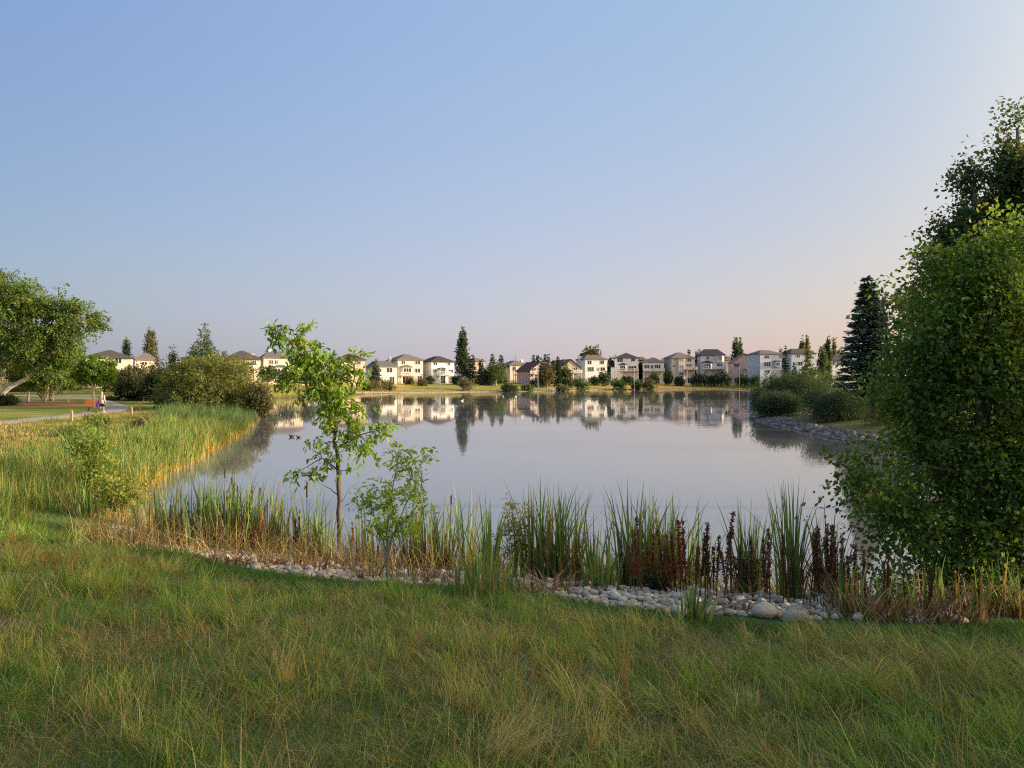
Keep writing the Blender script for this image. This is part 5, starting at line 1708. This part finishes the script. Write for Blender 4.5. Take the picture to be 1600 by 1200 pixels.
for k, (px, yb, yt, dark) in enumerate(docks):
    x, y, g = ground(px, yb + (9 if dark else 6))
    g = max(g, -.2)
    s = za(yt, y) - g
    st, hm = protos[dark][k % len(protos[dark])]
    cnt[dark] += 1
    lab = ('rust red dock stalk in the mid shore row, %s from the pebbles side', 'dark dock stalk before open water, %s from the rust red row')[dark] % ORD[cnt[dark] - 1]
    if k == 0:
        cnt[0] -= 1
        lab = 'rust red dock stalk beside the cattail clump by the young tree'
    elif k == 1:
        cnt[0] -= 1
        lab = 'lone short rust red dock spike just beyond the young tree trunk'
    elif k == 13:
        lab = 'tallest dark dock stalk standing against the open water'
    elif k > 31:
        lab = ('rust red dock stalk in the crowded reeds, nearer the young tree', 'rust red dock stalk in the crowded reeds, nearer the inlet')[k - 32]
    r = empty('dock_plant', (x, y, g), k * 1.7, lab, 'dock plant', None if k in (0, 1, 13) else ('rust red dock stalks', 'dark dock stalks', 'dock stalks by the inlet')[2 if k > 31 else dark])
    r.scale = (s * (.85 + .35 * ((k * 37) % 10) / 10),) * 2 + (s,)
    r.rotation_euler = (.07 * math.sin(k * 2.3), .08 * math.sin(k * 1.3 + 1), k * 1.7)
    for nm, me in (('stem', st), ('seed_head', hm)):
        o = bpy.data.objects.new(nm, me)
        COL.objects.link(o)
        o.parent = r
        if nm == 'seed_head':
            o['kind'] = 'stuff'

# ------------------------------------------------------------------ reed beds and grass
def field(name, label, x, y, H, W, lean, bot, tip, seed, seg=3, sink=.03, curl=1.0, az=None):
    r = np.random.default_rng(seed)
    n = len(x)
    P = np.stack([x, y, hgt(x, y) - sink], 1)
    az = r.uniform(0, 6.283, n) if az is None else az
    V, Fc, C = blade_arrays(P, H, lean, az, W, bot, tip, seg=seg, curl=curl, rng=r)
    o = link(name, np_mesh(name, V, Fc, C), BLADE)
    return tag(o, label, kind='stuff')


def rnd(arr, r, n, jit=.2):
    a = np.array(arr)
    c = a[r.integers(len(a), size=n)] * r.uniform(1 - jit, 1 + jit, (n, 1))
    return np.clip(c * np.array([1.55, 1.6, 1.2]), 0, .8)


def mixp(r, n, p, A, B, jit=.2):
    return np.where((r.random(n) < p)[:, None], rnd(A, r, n, jit), rnd(B, r, n, jit))


r = np.random.default_rng(900)
# left bank reed bed, in clumps of uneven height
nc, per = 3400, 16
cx = r.uniform(-34, -7.5, nc * 4)
cy = r.uniform(18.2, 66, nc * 4)
d_ = sdist(cx, cy)
wb = np.interp(cy, [18, 22, 30, 40, 55, 66], [3.2, 5.5, 4.4, 3.6, 6.0, 7.0])
ok = (d_ > -.25) & (d_ < wb) & (noise2(cx, cy, 1.6, 3) > .25)
cx, cy = cx[ok], cy[ok]
nc = len(cx)
k = np.repeat(np.arange(nc), per)
n = len(k)
x, y = cx[k] + r.normal(size=n) * .16, cy[k] + r.normal(size=n) * .16
d_ = sdist(x, y)
blue = sstep(44, 54, y)
ctip = rnd([[.055, .12, .03], [.08, .145, .035], [.13, .17, .045], [.20, .19, .06], [.065, .13, .03]], r, nc)
tip = ctip[k] * r.uniform(.75, 1.3, (n, 1))
tip = np.where((r.random(n) < blue * .85)[:, None], rnd([[.035, .10, .05], [.05, .115, .045]], r, n), tip)
dead = r.random(n) < .14
tip = np.where(dead[:, None], rnd([[.34, .25, .13], [.28, .20, .08], [.38, .29, .17]], r, n), tip)
bot = np.where((d_ < .55)[:, None], rnd([[.42, .26, .06], [.36, .25, .08], [.34, .20, .06]], r, n), tip * .9)
chh = r.uniform(.62, 1.35, nc) * (.7 + .6 * noise2(cx, cy, 2.2, 31))
H = chh[k] * r.uniform(.6, 1.1, n) * np.interp(d_, [-1, .5, 8], [1.0, 1.0, .8]) * np.interp(y, [18, 30], [.85, 1.0])
caz = r.uniform(0, 6.283, nc)
field('reed_bed', 'dense green cattail reed bed along the lit bank with golden stems at the water', x, y, H, r.uniform(.018, .036, n) * np.interp(y, [18, 40], [.8, 1.2]), np.abs(r.normal(.10, .12, n)) + (.22 * r.random(nc) ** 2)[k] + dead * r.uniform(0, .5, n), bot, tip, 901, seg=3, az=caz[k] + r.normal(size=n) * .9)
# meadow behind the reeds
nc, per = 9000, 15
yy = 16 + (64 - 16) * r.random(nc) ** 1.25
cx = r.uniform(-1, 0, nc) * (yy * .78 + 3)
k = np.repeat(np.arange(nc), per)
n = len(k)
hc = r.uniform(.5, 1.4, nc)[k]
x, y = cx[k] + r.normal(size=n) * .13, yy[k] + r.normal(size=n) * .13
ok = sdist(x, y) > np.interp(y, [17, 22, 30, 40, 55, 66], [2.4, 3.6, 4.4, 5.0, 7, 6.4])
pathx = np.interp(y, [40, 51, 56, 63, 70, 77], [-33, -34.6, -35, -35.7, -37, -39])
ok &= x > pathx + 1.6
x, y, hc = x[ok], y[ok], hc[ok]
n = len(x)
gn = noise2(x, y, 4.5, 8) * .6 + noise2(x, y, 1.4, 9) * .4
pg = sstep(.40, .60, gn - .18 * sstep(22, 34, y))
tip = mixp(r, n, np.clip(pg, .12, .9), [[.085, .125, .03], [.12, .16, .035], [.17, .18, .05]], [[.30, .22, .09], [.38, .27, .12], [.24, .18, .07]])
bot = tip * .8
field('meadow_grass', 'dry golden and green meadow grass beyond the reeds', x, y, hc * r.uniform(.18, .50, n) * (.7 + .5 * pg) * np.interp(y, [17, 34, 64], [1.1, .72, .5]), np.interp(y, [17, 60], [.012, .028]) * r.uniform(.7, 1.3, n), np.abs(r.normal(.25, .2, n)), bot, tip, 902, seg=2)
# far reeds
def far_reeds(px0, px1, off0, off1, n, hh, label, tips, seed, pick):
    r = np.random.default_rng(seed)
    Q = SH[pick(SH)]
    i = r.integers(len(Q) - 1, size=n)
    t = r.random((n, 1))
    P = Q[i] * (1 - t) + Q[i + 1] * t
    P = P + r.normal(size=(n, 2)) * .4
    P[:, 1] += r.uniform(off0, off1, n)
    ppx = 800 + P[:, 0] / P[:, 1] * F
    ok = (ppx > px0) & (ppx < px1)
    x, y = P[ok, 0], P[ok, 1]
    n = len(x)
    tp = rnd(tips, r, n)
    field('reed_fringe', label, x, y, r.uniform(.6, 1.15, n) * hh, r.uniform(.06, .12, n), np.abs(r.normal(.1, .1, n)), tp * .9, tp, seed, seg=2)


farsel = lambda S: np.array([i for i in range(len(S)) if S[i][1] > 120 and S[i][0] < 92])
far_reeds(1082, 1186, -1, 10, 3600, 2.2, 'green reeds at the far corner of the pond below the pinkish house', [[.085, .13, .04], [.12, .15, .05], [.16, .16, .06]], 910, farsel)
far_reeds(418, 475, -1, 4, 1800, 2.0, 'pale tan reeds at the far shore beside the willow bush', [[.34, .26, .15], [.28, .21, .11], [.2, .17, .07]], 911, farsel)
far_reeds(812, 905, -1.5, 3.5, 1500, 1.9, 'yellow green reeds at the far shore below the gabled houses', [[.14, .15, .05], [.22, .19, .08], [.10, .13, .045]], 912, farsel)
far_reeds(560, 1080, .5, 3.0, 900, .7, 'sparse rushes dotted along the far shore', [[.16, .14, .06], [.24, .18, .08]], 913, farsel)

# near grass: shade slope with a mown strip and long half dry grass
def wedge(r, n, y0, y1, p=1.0):
    y = y0 + (y1 - y0) * r.random(n) ** p
    return r.uniform(-1, 1, n) * (y * .74 + 3.0), y


r = np.random.default_rng(920)
# a) short dark lawn everywhere on the slope
n = 330000
x, y = wedge(r, n, 2.4, 19, 1.0)
xb_, yb_ = wedge(r, 80000, 2.3, 5.5, 1.0)
xc_, yc_ = wedge(r, 170000, 7.5, 15.0, 1.0)
dc_ = sdist(xc_, yc_) - edge_d(xc_)
kc_ = (dc_ > -.1) & (dc_ < 2.2)
x, y = np.concatenate([x, xb_, xc_[kc_]]), np.concatenate([y, yb_, yc_[kc_]])
n = len(x)
d_ = sdist(x, y)
e_ = edge_d(x)
ok = (d_ > e_ - .1 + .25 * r.random(n)) & ((x < 14) | (y < 11))
x, y, d_ = x[ok], y[ok], d_[ok]
n = len(x)
gn = noise2(x, y, .9, 11) * .5 + noise2(x, y, 2.6, 12) * .5
tip = mixp(r, n, .84, [[.060, .135, .028], [.085, .155, .032], [.05, .11, .026]], [[.22, .17, .08], [.17, .16, .055]])
band = (d_ < edge_d(x) + 1.5 + .5 * noise2(x, y, .8, 13)) & (x > -7)
tip = np.where((band & (r.random(n) < .88))[:, None], rnd([[.04, .105, .022], [.06, .13, .026], [.085, .15, .03]], r, n, .3), tip)
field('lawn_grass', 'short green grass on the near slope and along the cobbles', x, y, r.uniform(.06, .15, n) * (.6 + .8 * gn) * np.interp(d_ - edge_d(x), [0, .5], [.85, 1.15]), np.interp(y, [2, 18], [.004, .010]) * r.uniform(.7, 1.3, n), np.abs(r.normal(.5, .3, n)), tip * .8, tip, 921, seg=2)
# b) long grass, growing in tufts
def tufts(nc, per, y0, y1, seed, p=1.0):
    """clump centres and their blades: returns blade positions and the clump index of each"""
    r = np.random.default_rng(seed)
    x, y = wedge(r, nc, y0, y1, p)
    d_ = sdist(x, y)
    strip_w = np.interp(x, [-9, -4, 0, 4, 8], [1.9, 1.8, 1.5, 1.0, 1.1]) + .7 * (noise2(x, y, .8, 13) - .5)
    mown = (y + .63 * (x + 3) < 4.55 + .5 * (noise2(x, y, .5, 14) - .5)) & (x < -1.0)
    gap = noise2(x, y, .75, 15) * .55 + noise2(x, y, .28, 16) * .45
    ok = (d_ > edge_d(x) + strip_w) & (~mown | (r.random(nc) < .05)) & (r.random(nc) < .15 + .85 * sstep(.32, .5, gap)) & ((x < 14) | (y < 10.5))
    return x[ok], y[ok]


r = np.random.default_rng(922)
tx, ty = tufts(11500, 24, 2.4, 15.5, 925)
nc = len(tx)
per = 24
k = np.repeat(np.arange(nc), per)
n = len(k)
rad = r.uniform(.02, .075, nc)
x, y = tx[k] + r.normal(size=n) * rad[k], ty[k] + r.normal(size=n) * rad[k]
dn = noise2(tx, ty, 1.5, 17) * .55 + noise2(tx, ty, .45, 18) * .45
pdry = np.clip(.12 + .42 * sstep(.42, .66, dn) + .16 * r.normal(size=nc), 0, 1)
gc = rnd([[.10, .175, .03], [.15, .23, .035], [.07, .135, .028], [.21, .25, .045], [.115, .17, .05]], r, nc, .15) * 1.2
dc = rnd([[.34, .25, .115], [.44, .33, .16], [.27, .19, .085], [.34, .19, .08], [.40, .32, .13]], r, nc, .15)
tip = np.where((r.random(n) < pdry[k])[:, None], dc[k], gc[k]) * r.uniform(.75, 1.25, (n, 1))
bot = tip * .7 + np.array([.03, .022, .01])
caz = np.where(tx > .6, R(168) + r.normal(size=nc) * .6, r.uniform(0, 6.283, nc))
az = caz[k] + r.normal(size=n) * 1.0
ch = r.uniform(.10, .36, nc) * (.35 + 1.15 * noise2(tx, ty, .8, 19)) * np.where(r.random(nc) < .06, 1.6, 1.0)
cl = np.abs(r.normal(.32, .26, nc)) + .18 * (tx > .6)
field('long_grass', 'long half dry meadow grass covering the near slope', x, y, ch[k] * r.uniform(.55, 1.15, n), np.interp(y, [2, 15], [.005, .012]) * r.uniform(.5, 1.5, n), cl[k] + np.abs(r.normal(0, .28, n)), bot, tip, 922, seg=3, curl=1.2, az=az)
# c) matted thatch lying down between the tufts
n = 90000
x, y = wedge(r, n, 2.4, 12.5, 1.0)
d_ = sdist(x, y)
ok = (d_ > edge_d(x) + 1.4) & (noise2(x, y, .5, 23) > .36)
x, y = x[ok], y[ok]
n = len(x)
tip = rnd([[.26, .19, .10], [.33, .25, .13], [.19, .13, .07], [.22, .19, .07]], r, n)
field('grass_thatch', 'matted dead grass lying between the living tufts', x, y, r.uniform(.10, .26, n), np.interp(y, [2, 13], [.0035, .008]) * r.uniform(.7, 1.3, n), r.uniform(.9, 1.7, n), tip * .8, tip, 923, seg=2, sink=0)


nl = 16000
r = np.random.default_rng(945)
x, y = r.uniform(-8.5, 8.5, nl), r.uniform(9, 19, nl)
d_ = sdist(x, y)
lw = np.interp(x, [-8.5, -6, -3, -1, .5, 3, 5, 8], [2.6, 2.6, 2.1, 1.9, 1.2, .8, 1.6, 2.6])
ok = (d_ > -.6) & (d_ < lw * (.4 + 1.0 * noise2(x, y, .6, 33)))
x, y = x[ok], y[ok]
n = len(x)
tip = rnd([[.27, .19, .10], [.34, .25, .14], [.19, .11, .06], [.22, .15, .07]], r, n)
field('reed_litter', 'fallen tan and brown reed leaves lying among the cattail feet and cobbles', x, y, r.uniform(.25, .75, n), r.uniform(.010, .020, n), np.abs(r.normal(.8, .55, n)), tip * .9, tip, 946, seg=3, sink=-.04)


def tussock(px, py, nbl, hh, sp, az0, label, tips, seed, azs=.8, W=.004, lean=.8, cat='grass tuft', name='grass_tussock'):
    r = np.random.default_rng(seed)
    x, y, g = ground(px, py)
    P = np.stack([r.normal(size=nbl) * sp, r.normal(size=nbl) * sp, np.full(nbl, -.02)], 1)
    tp = rnd(tips, r, nbl)
    V, Fc, C = blade_arrays(P, r.uniform(.5, 1.0, nbl) * hh, np.abs(r.normal(lean, lean * .4, nbl)), az0 + r.normal(size=nbl) * azs, np.full(nbl, W), tp * .8, tp, seg=5, curl=1.2, rng=r)
    o = link(name, np_mesh(name, V, Fc, C), BLADE)
    o.location = (x, y, g)
    return tag(o, label, cat)


GOLD = [[.40, .29, .13], [.48, .36, .18], [.32, .23, .09]]
GRN = [[.12, .17, .03], [.17, .21, .04], [.09, .14, .03]]
RST = [[.30, .15, .06], [.36, .2, .09]]
r = np.random.default_rng(926)
k = r.choice(len(tx), 2600)
x, y = tx[k] + r.normal(size=2600) * .08, ty[k] + r.normal(size=2600) * .08
n = len(x)
tip = rnd([[.40, .31, .16], [.46, .37, .21], [.34, .24, .11], [.26, .24, .09]], r, n)
field('seed_stems', 'thin pale straw seed stems standing above the grass', x, y, r.uniform(.22, .52, n), np.interp(y, [2, 15], [.003, .006]), np.abs(r.normal(.30, .22, n)), tip * .8, tip, 927, seg=4, curl=1.0)
tussock(790, 1195, 260, .42, .10, R(30), 'golden fine tussock arching over at the bottom of the view', GOLD, 930, .6, .003, 1.0)
tussock(975, 1090, 40, .62, .02, 0, 'single tall rust brown dry stalk bunch in the middle of the long grass', RST, 931, 3, .0035, .12)
tussock(1065, 1115, 70, .42, .05, 0, 'bright green grass tuft beside the rust brown stalks', GRN, 932, 3, .006, .35)
tussock(160, 1130, 120, .40, .10, 0, 'yellow green grass tuft at the edge of the mown corner', GRN + GOLD, 933, 3, .005, .4)
tussock(450, 1080, 60, .50, .05, 0, 'tan upright dry grass tuft in the long grass', GOLD, 934, 3, .004, .3)
tussock(715, 1110, 60, .45, .05, 0, 'tan seed stalk tuft above the golden tussock', GOLD, 935, 3, .004, .3)
tussock(1390, 1100, 160, .42, .12, R(160), 'windswept yellow green tuft on the shaded slope', GRN + GOLD, 936, .5, .004, .9)
tussock(1230, 1060, 140, .42, .12, R(160), 'windswept pale green tuft below the cobbles', GRN, 937, .5, .004, .8)
tussock(55, 935, 90, .22, .14, 0, 'grey leafy weed tuft in the shade near the frame edge', [[.15, .17, .14], [.2, .22, .18]], 938, 3, .012, .6)
tussock(1160, 990, 150, .20, .12, 0, 'dark matted weed tuft in front of the largest stones', [[.045, .06, .03], [.06, .06, .035]], 939, 3, .010, .7)

MB_T = MB()
r = np.random.default_rng(940)
for k, (px, py, L_, a_) in enumerate(((1135, 955, 1.0, .1), (1165, 962, .8, .25), (840, 925, .7, 2.2), (915, 905, .9, .1), (1375, 960, .9, .9), (1300, 955, .7, 2.4))):
    x, y, g = ground(px, py)
    o = MB().tube([(-L_ / 2, 0, 0), (0, .03, .05), (L_ / 2, 0, .03)], [.010, .009, .004], 6).build('driftwood_stick', mat_plain('stick', (.25, .20, .16), .9, .1, .3, 12))
    o.location = (x, y, g + .13)
    o.rotation_euler = (0, -.12, a_)
    tag(o, ('long bare stick lying on the biggest stones', 'shorter bare stick crossing another on the stones', 'broken stick under the mid shore cattails', 'thin stick at the water edge between cattail clumps', 'leaning dead stick in the shade under the maple', 'dead stick among the shaded reeds')[k], 'stick')
print('DONE', round(__import__('time').perf_counter(), 1))
